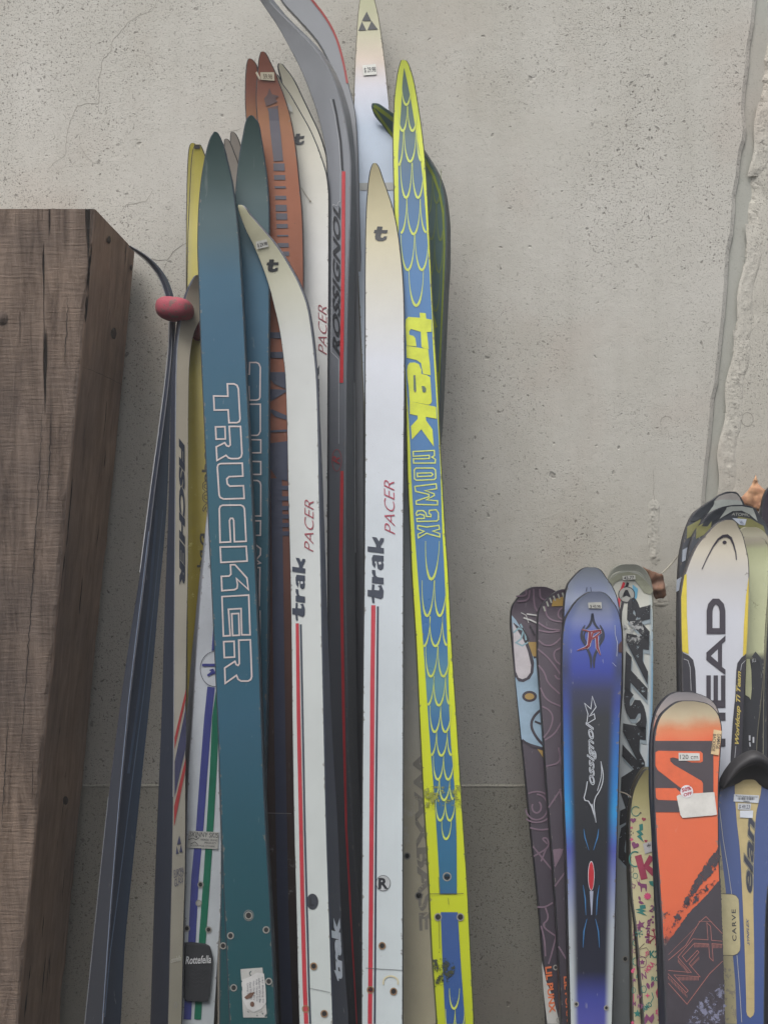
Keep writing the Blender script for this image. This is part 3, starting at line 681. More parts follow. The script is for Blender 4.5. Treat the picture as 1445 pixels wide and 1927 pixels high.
Decal(k, 'border_stripe', M_ol, 1).line([(704, 198), (722, 211), (745, 229), (790, 283), (816, 330), (828, 365), (834, 400), (836.5, 460), (834, 540), (830.5, 621), (827, 700), (824, 788)], [6, 7, 7, 6, 5, 4, 3.5, 3, 3, 3, 3, 3]).done()
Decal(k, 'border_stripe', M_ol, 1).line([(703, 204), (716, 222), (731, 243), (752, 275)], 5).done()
def arc(cx, by, h, top, n=14, a0=-90, a1=90):
    P = []
    for i in range(n + 1):
        t = math.radians(a0 + (a1 - a0) * i / n); P.append((cx + h * math.sin(t), by - (by - top) * (1 - math.cos(t))))
    return P
def scale(dc, cx, by, h, top, w0=4.2, thin=.9, a0=-90, a1=90, lean=0.0):
    P = arc(cx, by, h, top, 16, a0, a1); P = [(x + lean * (by - y), y) for x, y in P]
    W = [thin + (w0 - thin) * max(0, math.cos(math.radians(a0 + (a1 - a0) * i / 16))) ** 3 for i in range(17)]
    dc.line(P, W)
    if dc.name == 'scale_print': dc.split()
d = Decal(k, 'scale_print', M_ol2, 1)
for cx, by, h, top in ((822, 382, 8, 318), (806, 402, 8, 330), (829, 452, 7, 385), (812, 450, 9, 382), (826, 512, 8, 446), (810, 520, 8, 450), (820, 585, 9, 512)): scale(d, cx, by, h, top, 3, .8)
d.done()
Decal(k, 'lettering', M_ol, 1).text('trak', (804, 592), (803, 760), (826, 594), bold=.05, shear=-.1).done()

# small bare-wood tips
M_wt = ski_mat('bare_wood_ski', [(0, (150, 142, 132)), (1927, (120, 108, 96))], rough=.6, coat=0, dirt=.2, scr=.3)
k = Ski('cross_country_ski', 'pale bare-wood ski tip peeping out, right one of two between the blue skis',
    [(247, 435.5, 438), (252, 433, 445), (265, 432.5, 451), (290, 436, 457), (350, 440, 462), (700, 420, 470), (1300, 440, 480), (1927, 450, 500)], ((247, .05), (1927, .075)), M_wt, flat(70, 66, 60), thick=((247, 5), (1927, 12)), curl=.03, group=GX)
k = Ski('cross_country_ski', 'pale bare-wood ski tip peeping out, left one of two between the blue skis',
    [(260, 424, 427), (264, 421, 432), (285, 421, 441), (310, 424, 450), (350, 428, 455), (700, 405, 452), (1300, 420, 462), (1927, 430, 480)], ((260, .065), (1927, .09)), M_wt, flat(70, 66, 60), thick=((260, 5), (1927, 12)), curl=.03, group=GX)

# yellow pair
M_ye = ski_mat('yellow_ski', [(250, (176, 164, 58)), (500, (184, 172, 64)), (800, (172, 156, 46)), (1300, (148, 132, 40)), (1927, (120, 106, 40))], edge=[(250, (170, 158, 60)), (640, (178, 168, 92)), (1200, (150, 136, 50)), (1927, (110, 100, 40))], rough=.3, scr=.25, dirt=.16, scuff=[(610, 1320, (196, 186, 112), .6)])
k = Ski('cross_country_ski', 'narrow yellow ski with rounded tip, rear one of the yellow pair',
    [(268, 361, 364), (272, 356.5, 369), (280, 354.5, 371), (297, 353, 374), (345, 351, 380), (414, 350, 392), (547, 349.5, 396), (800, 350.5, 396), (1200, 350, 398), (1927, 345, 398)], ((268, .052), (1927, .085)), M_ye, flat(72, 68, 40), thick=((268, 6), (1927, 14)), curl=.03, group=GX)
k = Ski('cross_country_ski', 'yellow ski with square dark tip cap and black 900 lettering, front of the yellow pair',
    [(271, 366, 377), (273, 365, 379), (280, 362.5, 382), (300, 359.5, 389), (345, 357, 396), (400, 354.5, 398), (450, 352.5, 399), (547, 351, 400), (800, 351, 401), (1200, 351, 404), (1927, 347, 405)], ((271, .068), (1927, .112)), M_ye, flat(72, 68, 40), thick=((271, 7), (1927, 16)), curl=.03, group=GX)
Decal(k, 'tip_cap', flat(66, 62, 58), 2).poly([(366, 272), (376.5, 272), (377, 279), (366, 280)]).done()
Decal(k, 'lettering', flat(60, 58, 44), 1).text('speac.', (380, 906), (380, 802), (396, 906), bold=.012).text("Hpd'G", (371, 1092), (371, 1004), (394, 1092), bold=.02).done()
Decal(k, 'lettering', flat(60, 58, 44), 1).text('900', (381, 966), (381, 905), (398, 966), bold=.02, outline=1.1).done()

# orange-brown wooden pair
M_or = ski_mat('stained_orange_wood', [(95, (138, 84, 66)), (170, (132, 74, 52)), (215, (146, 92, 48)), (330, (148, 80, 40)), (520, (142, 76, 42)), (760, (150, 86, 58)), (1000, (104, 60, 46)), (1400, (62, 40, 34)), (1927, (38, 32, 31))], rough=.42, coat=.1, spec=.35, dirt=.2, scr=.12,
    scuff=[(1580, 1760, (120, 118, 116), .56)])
k = Ski('cross_country_ski', 'brown wooden ski with rounded tip half hidden, rear one of the orange-brown pair',
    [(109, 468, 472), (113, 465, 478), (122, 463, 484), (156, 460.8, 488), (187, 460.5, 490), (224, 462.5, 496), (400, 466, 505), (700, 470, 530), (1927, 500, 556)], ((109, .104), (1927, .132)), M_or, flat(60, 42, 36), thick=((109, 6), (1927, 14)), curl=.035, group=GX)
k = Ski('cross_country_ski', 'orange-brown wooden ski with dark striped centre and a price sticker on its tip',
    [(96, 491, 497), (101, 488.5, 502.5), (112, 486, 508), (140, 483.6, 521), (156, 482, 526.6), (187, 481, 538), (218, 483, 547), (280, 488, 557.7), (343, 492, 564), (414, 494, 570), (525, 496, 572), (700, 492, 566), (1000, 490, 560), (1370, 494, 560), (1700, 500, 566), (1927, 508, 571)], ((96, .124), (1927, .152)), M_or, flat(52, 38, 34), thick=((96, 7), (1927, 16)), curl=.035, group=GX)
M_db = flat(62, 58, 72); M_nv = flat(44, 52, 78)
d = Decal(k, 'stripe', M_db, 1); d.poly([(505, 204), (523, 204), (528, 250), (533, 302), (515, 303), (509, 250)]); d.done()
for i, (a, b_) in enumerate([(307, 321), (329, 338), (350, 354), (368, 375), (385, 397), (401, 413), (421, 429), (441.6, 444.6), (457, 465), (473, 481), (492, 496)]):
    x = 514.5 + (a - 307) * .052; Decal(k, 'stripe_block', M_db, 1).poly([(x, a), (x + 21, a), (x + 21.4, b_), (x + .4, b_)]).done()
d = Decal(k, 'emblem', flat(78, 52, 50), 1); d.poly([(497, 185), (503, 178), (507, 165), (512, 177), (525, 180), (518, 186), (523, 191), (501, 200)]); d.poly([(503, 203), (524, 198), (522, 207), (505, 209)]); d.done()
sticker(k, [(490, 136), (516, 136), (517, 152), (491, 150)], flat(200, 190, 164, .6), [('59.98', .2, .2, .85, .85)], flat(110, 96, 80, .6))
Decal(k, 'price_tag', flat(206, 196, 172, .6), 4).poly([(481, 137), (484, 134.5), (490, 146), (489, 151)]).done()
d = Decal(k, 'stripe', M_nv, 1); d.line([(520, 900), (523, 1120), (527, 1400), (532, 1700), (540, 1927)], 21).done()
d = Decal(k, 'lettering', M_nv, 2)
d.poly([(506, 625), (532, 625), (534, 637), (506, 636)]); d.poly([(506, 662), (536, 662), (538, 674), (506, 673)]); d.poly([(507, 700), (540, 700), (540, 733), (516, 722), (507, 711)])
d.poly([(507, 732), (536, 733), (540, 736), (507, 757)]); d.poly([(507, 772), (512, 770), (540, 782), (540, 790), (518, 784)]); d.poly([(507, 810), (540, 808), (540, 812), (507, 814)]); d.poly([(508, 834), (541, 830), (541, 905), (521, 900), (508, 880)])
for y in (914, 934, 952, 968, 984, 1000): d.poly([(521, y), (544, y), (544, y + 8), (521, y + 8)])
d.done()
Decal(k, 'scratch', flat(150, 148, 146, .7), 3).line([(504, 1530), (548, 1531)], 1).done()

# rear white PACER pair
M_wh = ski_mat('cream_white_ski', [(100, (206, 200, 176)), (300, (206, 202, 186)), (480, (214, 214, 210)), (1927, (204, 208, 208))], rough=.34, dirt=.06, scr=.08)
k = Ski('cross_country_ski', 'plain cream ski tip with dark outline, between the grey skis and the t-marked ski',
    [(118, 523, 529), (125, 522, 537), (150, 528, 555), (181, 533, 570), (215, 540, 586), (255, 550, 604), (305, 560, 617), (400, 565, 619), (700, 562, 612), (1300, 570, 612), (1927, 580, 622)], ((118, .088), (1927, .12)), M_wh, B_dark, thick=((118, 7), (1927, 14)), curl=.045, group=GX, rim=.0016)
k = Ski('cross_country_ski', 'white ski with black t near its tip and red PACER, behind the orange wooden ski',
    [(138, 517, 521), (145, 516, 527), (153, 516, 530.5), (178, 518, 548), (206, 521, 564), (246, 525, 586), (290, 530, 604), (336, 536, 617), (374, 540, 620), (520, 550, 620), (700, 555, 618.5), (1000, 560, 618), (1200, 566, 619), (1370, 570, 621), (1927, 590, 640)], ((138, .102), (1927, .137)), M_wh, B_dark, thick=((138, 7), (1927, 16)), curl=.045, group=GX, rim=.0014)
def tlogo(k, cx, cy, s, rot=0, m=flat(50, 52, 54)):
    P = [(-8, -13), (2, -13), (1, -6.5), (12, -7), (10.5, -1), (.3, -.8), (-1.5, 5), (0, 8), (3.5, 7.8), (5.5, 5.2), (11, 4.8), (9.5, 10.5), (3, 14), (-6, 14), (-11, 11), (-11.8, 6), (-10, -.5), (-14.5, -.3), (-13, -6.3), (-9.3, -6.5)]
    c, sn = math.cos(math.radians(rot)), math.sin(math.radians(rot))
    Decal(k, 'emblem', m, 1).poly([(cx + s * (x * c - y * sn), cy + s * (x * sn + y * c)) for x, y in P]).done()
tlogo(k, 564, 261, .78, -4)
M_pac = flat(150, 60, 72)
Decal(k, 'lettering', M_pac, 1).text('PACER', (615.5, 668), (615, 577), (599, 661), bold=-.012, shear=.14, space=.96).done()
Decal(k, 'lettering', flat(58, 64, 74), 1).text('trak', (601, 800), (601, 682), (581, 800), bold=.05, shear=.2).done()
Decal(k, 'scratch', flat(150, 140, 122, .7), 2).line([(567, 353), (575, 366), (584, 378)], 1.1).disc(584, 378.5, 1.8).done()
Decal(k, 'price_tag', M_paper, 3).poly([(541, 192), (549, 200), (551, 211), (543, 208)]).done()

# the pair tied with a red strap
M_nav = ski_mat('navy_ski_base', [(450, (76, 82, 98)), (900, (46, 52, 66)), (1927, (30, 34, 44))], rough=.28, dirt=.05, scr=.12, coat=.4)
M_navs = ski_mat('navy_ski_side', [(450, (84, 90, 106)), (900, (70, 84, 102)), (1500, (52, 66, 84)), (1927, (40, 50, 64))], edge=[(0, (44, 50, 66)), (1927, (30, 34, 44))], ew=(.05, .35), rough=.3, dirt=.05, scr=.15, coat=.4)
k2 = Ski('cross_country_ski', 'navy ski seen edge-on, its thin tip bending left to the timber beam',
    [(462, 240, 243), (466, 246, 252), (475, 257, 266), (490, 275, 284), (505, 288, 297), (525, 300.5, 309), (549, 309.5, 318), (562, 313, 321), (601, 318.5, 325), (653, 317, 323), (721, 310, 317), (822, 297, 304.5), (923, 283, 291), (1000, 273, 282), (1077, 263, 273.5), (1203, 243, 258), (1330, 225, 243), (1507, 202.6, 226.5), (1710, 182, 210), (1927, 159.6, 195)],
    ((462, .085), (1927, .17)), M_nav, M_navs, ang=40, side=[(462, 246), (475, 270), (490, 289), (505, 303), (525, 316), (549, 325), (562, 328), (601, 331), (653, 327), (721, 323), (822, 319), (950, 314), (1127, 299), (1304, 284), (1456, 268.5), (1659, 248), (1786, 235.6), (1927, 228)], curl=.03, group=GX, rim=.0008)
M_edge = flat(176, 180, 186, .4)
Decal(k2, 'edge_and_sheen', M_edge, 1).line([(243, 463.5), (257.5, 475.6), (275.6, 490.8), (288.8, 505.6), (301.2, 525.6), (310.3, 549.5), (314, 563), (319, 600), (317.6, 653), (310.7, 721), (297.7, 822), (283.8, 923), (264, 1077)], 1.5).done()
Decal(k2, 'edge_and_sheen', flat(120, 134, 156), 1).line([(281, 1000), (272, 1077), (256.5, 1203), (241.5, 1330), (225, 1507), (208.5, 1710), (193.5, 1927)], 1.2).done()
Decal(k2, 'edge_and_sheen', flat(128, 132, 140), 1).line([(205, 1500), (182.8, 1710), (160.6, 1927)], 1.1).done()
Decal(k2, 'edge_and_sheen', flat(84, 100, 122), 1, True).line([(306, 960), (290, 1127), (270, 1304), (250, 1456), (222, 1680), (206, 1800), (196.5, 1915)], 1.6).done()  # highlight streak painted along the side
Decal(k2, 'edge_and_sheen', flat(58, 72, 92), 1, True).line([(295, 960), (281, 1127), (262, 1304), (241, 1456)], 5).done()  # broader sheen band painted beside it
M_fi = ski_mat('cream_ski', [(500, (176, 168, 150)), (700, (186, 178, 160)), (1300, (182, 178, 166)), (1927, (150, 146, 130))], rough=.32, dirt=.1, scr=.12)
k = Ski('cross_country_ski', 'cream ski with navy side, FISCHER and EUROPA GLASS lettering, right of the strapped pair',
    [(517, 370, 376), (530, 361, 385), (545, 353.5, 390), (566, 347, 391), (600, 340, 378), (622, 336, 367), (655, 332.5, 360), (711, 330.5, 356), (821, 329.5, 355), (1000, 328.5, 355), (1200, 327, 352), (1370, 326, 350), (1500, 324.5, 350), (1650, 322, 349), (1750, 319.5, 346), (1859, 317, 344), (1927, 315, 342.5)],
    ((517, .12), (1927, .20)), M_fi, M_nav, ang=-38, side=[(517, 366), (530, 357.5), (545, 350.5), (566, 343), (600, 333.5), (655, 327), (721, 322.5), (821, 320), (950, 317), (1178, 309), (1355, 304), (1558, 296), (1760, 288.8), (1927, 283.7)], curl=.02, group=GX, rim=.0008)
Decal(k, 'edge_and_sheen', M_edge, 1).line([(346.8, 567), (340.6, 600), (333, 656), (331, 711), (330, 821), (329, 1000), (327.5, 1200), (326.5, 1370), (325, 1500)], 1.1).done()
Decal(k, 'lettering', flat(52, 58, 72), 1).text('FISCHER', (336, 824), (337, 1101), (347, 824), bold=.06, shear=.25, space=1.05).done()
M_r2 = flat(176, 66, 66); M_n2 = flat(72, 74, 104)
d = Decal(k, 'stripe', M_r2, 1); d.poly([(349.5, 1296), (349.5, 1314), (328, 1410), (328, 1388)]); d.poly([(348.5, 1427), (349, 1446), (327, 1556), (327, 1518)]); d.done()
Decal(k, 'stripe', M_n2, 1).poly([(349.5, 1330), (349.5, 1404), (328, 1500), (328, 1434)]).done()
d = Decal(k, 'emblem', M_n2, 1); d.poly([(337, 1572), (332.5, 1590), (340, 1588)]); d.poly([(332, 1592), (330.5, 1608), (335.5, 1606)]); d.poly([(340, 1590), (337, 1604), (343, 1604)]); d.done()
Decal(k, 'lettering', M_n2, 1).text('EUROPA', (327, 1653), (345.5, 1646), (326.5, 1638), bold=-.005).text('GLASS', (328, 1670), (344, 1660), (327.5, 1656), bold=-.005).done()
Decal(k, 'lettering', flat(206, 204, 194), 1).text('ottefella', (321, 1813), (340, 1808), (320.5, 1803), shear=.3).done()  # ghost reflection of the heel plate lettering, painted on
Decal(k, 'screw_hole', M_rim, 1).ringl(330, 1892, 2.2, 5, 1, 14).done()
fisch = k

# white ski with purple-blue and green stripes
M_ws2 = ski_mat('scuffed_white_ski', [(900, (196, 202, 210)), (1300, (202, 208, 216)), (1927, (190, 198, 202))], rough=.36, dirt=.14, scr=.3, scuff=[(940, 1320, (112, 116, 122), .60), (1400, 1560, (150, 154, 158), .64)])
k = Ski('cross_country_ski', 'scuffed white ski with blue and green stripes and a black heel plate',
    [(948, 393, 399), (960, 391.5, 415), (1000, 387, 424), (1020, 386, 425), (1103, 379, 428), (1173, 373.5, 428), (1256, 368, 430), (1370, 361, 422), (1440, 355, 412), (1530, 351.5, 415), (1619, 349.5, 416.5), (1709, 347.6, 416), (1799, 345.5, 410.5), (1859, 344, 407), (1927, 342, 403)],
    ((948, .165), (1927, .18)), M_ws2, flat(150, 154, 164, .4), ang=-24, side=[(948, 391), (973, 389), (1020, 383.5), (1103, 374), (1173, 367), (1256, 359), (1370, 350.6), (1500, 343), (1700, 338), (1927, 332)], curl=.0, group=GX, rim=.0006)
M_vb = flat(64, 70, 140); M_gn = flat(22, 110, 84)
d = Decal(k, 'stripe', M_vb, 1); d.line([(397, 1293), (391, 1350), (383, 1455), (375.4, 1560), (366.8, 1650), (361, 1769), (352, 1919)], 14); d.poly([(402, 1160), (398, 1225), (412, 1220), (418, 1160)]); d.done()
Decal(k, 'stripe', M_gn, 1).line([(414, 1290), (405.5, 1350), (400.8, 1455), (394.8, 1560), (389, 1650), (380.5, 1769), (371.5, 1919)], 13).done()
d = Decal(k, 'emblem', flat(38, 42, 66), 2); d.ringl(403.5, 1259, 27, 33, 1.0, 40); d.done()
d = Decal(k, 'emblem', M_vb, 2); d.poly([(380, 1249), (412, 1249), (412, 1254), (380, 1254)]); d.poly([(389, 1270), (397, 1264), (393, 1261), (401, 1258), (404, 1264), (412, 1262), (412, 1268), (402, 1268), (391, 1273)]); d.done()
sk = sticker(k, [(355, 1563), (411, 1566), (409, 1598), (351, 1595)], flat(178, 178, 172, .4), [('SKINNY SKIS', .04, .05, .98, .33), ('NORDIC SKIING', .42, .42, .97, .54), ('SPECIALISTS', .54, .60, .93, .70), ('JACKSON HOLE, WYOMING', .1, .8, .9, .92)], flat(70, 72, 78), name='shop_sticker', bold=0)
Decal(k, 'pictogram', flat(70, 72, 78), 5, parent=sk).line([(354, 1580), (362, 1577), (368, 1580), (374, 1576)], 1.2).line([(358, 1588), (366, 1584), (372, 1589)], 1).disc(369, 1575, 1.6).done()
for x, y, f in ((377, 1665, False), (373.6, 1699.7, True), (351.5, 1747.6, False), (392, 1749.7, False)): hole(k, x, y, 3.6, filled=f)
# heel plate: a thick rubber pad
def pad(k, P, mat, name, h, top_in=.9):
    cx = sum(p[0] for p in P) / len(P); cy = sum(p[1] for p in P) / len(P); n = len(P)
    vs = [k.surf(x, y, .0005) for x, y in P] + [k.surf(x, y, h * .8) for x, y in P] + [k.surf(cx + (x - cx) * top_in, cy + (y - cy) * (1 - (1 - top_in) * .5), h) for x, y in P]
    fs = [(i, (i + 1) % n, n + (i + 1) % n, n + i) for i in range(n)] + [(n + i, n + (i + 1) % n, 2 * n + (i + 1) % n, 2 * n + i) for i in range(n)] + [tuple(range(2 * n, 3 * n))]
    return mesh_obj(name, vs, fs, mat, k.root, k.origin)
M_rub = flat(38, 40, 44, .7)
hp = pad(k, [(347, 1774), (360, 1773), (386, 1776), (394, 1780), (399, 1800), (399, 1806), (393, 1872), (390, 1882), (380, 1883.5), (350, 1882), (345, 1878)], M_rub, 'heel_plate', .004, .97)
hp['label'] = 'black rubber heel plate'
class Shift:
    def __init__(s, k, h): s.k, s.h, s.root, s.origin = k, h, k.root, k.origin
    def surf(s, x, y, off): return s.k.surf(x, y, off + s.h)
    sidesurf = surf
Decal(Shift(k, .004), 'lettering', flat(210, 212, 214), 1, parent=hp).text('Rottefella', (347, 1812), (395, 1810), (346, 1797), bold=.012, shear=.3).done()
d = Decal(Shift(k, .004), 'tread_ridge', flat(50, 52, 56, .7), 1, parent=hp)
for j in range(5): d.line([(357, 1822 + j * 7), (366, 1826 + j * 7), (372, 1822 + j * 7), (379, 1826 + j * 7), (386, 1820 + j * 7)], 1.3)
d.done()

# red strap pieces
def strap(name, label, px0, px1, py0, py1, d, dep, mat):
    c = (ray(px0, py0, d) + ray(px1, py1, d)) / 2; a = abs(ray(px1, py0, d).x - ray(px0, py0, d).x) / 2; h = abs(ray(px0, py0, d).z - ray(px0, py1, d).z) / 2
    vs, fs = [], []; nu, nv = 40, 14
    for j in range(nv + 1):
        ph = -math.pi / 2 + math.pi * j / nv
        for i in range(nu):
            th = 2 * math.pi * i / nu
            ce = lambda v, e: math.copysign(abs(v) ** e, v)
            r = ce(math.cos(ph), .55)
            x = a * r * ce(math.cos(th), .75); y = dep * r * ce(math.sin(th), .8); z = h * ce(math.sin(ph), .8) * (1 - .10 * (x / a) ** 2) - .0012 * math.sin(x * 60)
            z += .0006 * noise.noise(Vector((x * 60, y * 60, z * 60)))
            vs.append(c + Vector((x, y, z)))
    for j in range(nv):
        for i in range(nu): A = j * nu + i; B = j * nu + (i + 1) % nu; fs.append((A, B, B + nu, A + nu))
    return tag(mesh_obj(name, vs, fs, mat, origin=c, smooth=True), label, 'ski strap')
M_st = ski_mat('faded_red_foam', [(0, (186, 84, 98)), (1927, (186, 84, 98))], rough=.75, dirt=.22, scr=.15, coat=0)
_b = M_st.node_tree; _n = N(_b, 'ShaderNodeTexNoise', Scale=900.0, Detail=4.0); _m = N(_b, 'ShaderNodeBump', Strength=.5, Distance=.0012); _g = N(_b, 'ShaderNodeTexCoord')
_b.links.new(_g.outputs['Object'], _n.inputs['Vector']); _b.links.new(_n.outputs[0], _m.inputs['Height']); _b.links.new(_m.outputs[0], _b.nodes['Principled BSDF'].inputs['Normal'])
strap('ski_strap', 'faded red oval foam strap tying the navy and cream skis together near the timber beam', 294, 364, 560, 603, .135, .022, M_st)
strap('ski_strap', 'dark red strap end just visible round the yellow skis beside the blue ski', 362, 382, 596, 642, .108, .014, flat(128, 48, 58, .6))

# blue TRUCKER pair
M_tr = ski_mat('blue_teal_ski', [(216, (48, 72, 68)), (330, (48, 74, 72)), (440, (46, 80, 88)), (520, (28, 86, 112)), (640, (24, 84, 112)), (1000, (24, 82, 98)), (1350, (36, 84, 106)), (1600, (24, 76, 88)), (1927, (18, 72, 76))], rough=.42, coat=0, spec=.35, dirt=.06, scr=.10, scuff=[(1520, 1927, (150, 160, 160), .70)])
M_to = flat(198, 186, 184)
k = Ski('cross_country_ski', 'blue ski with half-hidden outlined lettering, rear one of the big blue pair',
    [(216, 470, 475), (221, 465, 480), (230, 461, 487), (250, 457, 490.5), (290, 450, 497), (340, 444, 503.5), (400, 440, 507), (500, 434, 507.5), (700, 430, 507), (1000, 426, 506.5), (1200, 424, 505), (1370, 420, 502.5), (1500, 418, 499), (1600, 416.5, 497), (1700, 415, 496), (1781, 413.5, 496), (1927, 412.5, 497)], ((216, .15), (1927, .188)), M_tr, flat(34, 56, 66), thick=((216, 8), (1927, 18)), curl=.035, group=GX)
q = lambda P, sx=4.516, ox=300, oy=600: [(ox + x / sx, oy + y / sx) for x, y in P]
q2 = lambda P: q(P, 4.25, 280, 950)
d = Decal(k, 'lettering', M_to, 1)
for P in (q([(700, 470), (765, 470), (768, 370), (825, 370), (845, 380), (858, 410), (855, 665), (848, 682), (825, 690), (765, 690), (760, 575), (700, 575)]), q([(740, 990), (740, 725), (858, 725), (858, 955), (845, 980), (830, 990)]), q([(740, 1025), (862, 1028), (862, 1138), (740, 1138)]), q([(740, 1210), (862, 1213), (862, 1322), (740, 1322)]), q([(740, 1372), (835, 1374), (855, 1388), (862, 1410), (862, 1675), (740, 1675)]),
          q2([(800, 128), (895, 128), (893, 244), (800, 244)]), q2([(820, 290), (850, 315), (895, 350), (893, 400), (860, 440), (893, 465), (820, 490)]), q2([(800, 502), (890, 502), (885, 806), (800, 806)]), q2([(830, 848), (890, 850), (890, 1125), (830, 1090)])): d.line(P, 2.6, True)
d.done()
hole(k, 420, 1780, 4)
k = Ski('cross_country_ski', 'big blue ski with pointed dark tip and pink outlined TRUCKER lettering down its front',
    [(247, 402.5, 407), (250, 400, 411), (256, 396, 414.5), (275, 389.5, 422), (300, 384, 428), (340, 377.5, 437), (400, 372.5, 445.5), (460, 371, 451), (540, 373.5, 456), (620, 376, 460.5), (700, 379, 464), (800, 383.5, 469), (900, 388, 473.5), (1000, 392, 478), (1100, 397, 482.5), (1200, 401.5, 487), (1370, 409, 493), (1500, 413.5, 498), (1600, 417, 503), (1700, 421, 509), (1800, 425.5, 514), (1927, 431, 520)], ((247, .178), (1927, .224)), M_tr, flat(32, 52, 62), thick=((247, 8), (1927, 20)), curl=.035, group=GX)
d = Decal(k, 'lettering', M_to, 1)
for P in (q([(578, 552), (635, 552), (660, 565), (672, 595), (686, 850), (680, 872), (660, 882), (592, 882), (585, 773), (467, 775), (462, 655), (583, 657)]),
          q([(478, 918), (558, 916), (562, 1020), (483, 1022)]), q([(594, 914), (690, 914), (702, 1145), (695, 1172), (672, 1187), (610, 1188), (590, 1182), (566, 1160), (490, 1203), (484, 1088), (556, 1052), (572, 1078), (590, 1084), (603, 1070)]),
          q([(520, 1230), (705, 1227), (710, 1336), (592, 1341), (573, 1360), (578, 1402), (600, 1422), (715, 1418), (721, 1526), (545, 1531), (518, 1518), (508, 1495), (493, 1262), (500, 1240)]),
          q2([(565, 32), (572, 12), (592, 3), (735, 2), (756, 12), (766, 32), (779, 292), (686, 295), (680, 125), (672, 108), (655, 108), (646, 125), (655, 296), (571, 301)]),
          q2([(572, 338), (780, 333), (787, 450), (578, 461)]), q2([(654, 480), (690, 479), (785, 585), (797, 678), (702, 590), (711, 640), (706, 668), (686, 679), (586, 687), (581, 573), (642, 570), (657, 556)]),
          q2([(586, 735), (800, 722), (811, 1040), (744, 1040), (739, 830), (638, 836), (652, 1046), (598, 1050)]), q2([(664, 872), (720, 869), (725, 1043), (672, 1046)]),
          q2([(600, 1095), (683, 1092), (687, 1218), (605, 1222)]), q2([(720, 1083), (813, 1080), (824, 1375), (815, 1398), (795, 1410), (738, 1410), (715, 1395), (702, 1364), (612, 1428), (608, 1305), (690, 1252), (700, 1278), (715, 1285), (725, 1270)])): d.line(P, 2.9, True)
d.done()
hole(k, 468, 1723, 5); Decal(k, 'screw_hole', M_rim, 1).ringl(468, 1723, 9, 10, .8).done()
for x, y in ((501, 1750), (434, 1761), (440, 1859), (506, 1847)): hole(k, x, y, 4.2)
lab = sticker(k, [(453, 1824), (494, 1821), (503, 1915), (458, 1915)], flat(178, 178, 174, .6, .40), [], None, name='torn_label', layer=2)
Decal(k, 'label_paper', flat(196, 196, 194, .6), 4, parent=lab).poly([(456, 1843), (470, 1838), (484, 1830), (497, 1832), (500, 1858), (501, 1886), (492, 1898), (478, 1905), (466, 1898), (457, 1880)]).done()
d = Decal(k, 'lettering', flat(88, 92, 104), 5, parent=lab)
for i, t in enumerate(('1/87 Binding Dr', 'inform Wrd Be', 'Fully Thread Scre', 'Not Drill Dry', 'Have Water Fil', 'Lining Dar')):
    x = 492 - i * 5.6; d.text(t, (x, 1838 + i * 2.5), (x + 1.5, 1888 - i * 2), (x + 4, 1838 + i * 2.5))
d.done()
Decal(k, 'torn_spot', flat(104, 74, 58, .8), 6, parent=lab).poly([(460, 1876), (470, 1868), (480, 1866), (474, 1876), (464, 1880)]).disc(475, 1889, 4, 5).done()

# bright yellow-edged scale ski
M_yb = ski_mat('fluorescent_yellow_ski', [(112, (206, 216, 64)), (300, (216, 226, 44)), (1200, (218, 230, 36)), (1500, (206, 216, 40)), (1927, (186, 198, 34))], rough=.3, dirt=.05, scr=.08, scuff=[(1475, 1530, (120, 124, 50), .50), (1650, 1830, (120, 126, 40), .64)])
M_blu = ski_mat('blue_print', [(112, (78, 104, 88)), (240, (78, 106, 106)), (330, (64, 104, 138)), (500, (70, 124, 178)), (1200, (58, 114, 168)), (1290, (96, 146, 160)), (1360, (62, 116, 166)), (1660, (52, 110, 142)), (1720, (62, 92, 150)), (1927, (52, 90, 152))], rough=.26, dirt=.05, scr=.1, coat=.4)
k = Ski('cross_country_ski', 'bright fluorescent yellow ski with blue fish-scale print and trak nowax lettering',
    [(112, 754, 763), (116, 752.5, 768), (124, 750, 771.5), (140, 746.5, 776.5), (156, 744.5, 780.5), (187, 741, 786), (212, 740, 790), (265, 738.4, 797), (300, 739, 800.5), (366, 740.5, 805), (424, 742, 808), (500, 745, 811.5), (566, 749, 814.5), (640, 755, 819), (737, 762, 825), (821, 764, 828.5), (900, 766, 833), (1000, 771, 838.5), (1068, 773.5, 843.5), (1209, 782, 850.6), (1370, 789.5, 861), (1500, 796, 869), (1590, 801.5, 875), (1650, 805, 879), (1799, 812, 886.5), (1927, 821, 893)], ((112, .098), (1927, .174)), M_yb, flat(86, 92, 52), thick=((112, 8), (1927, 20)), curl=.03, group=GX)
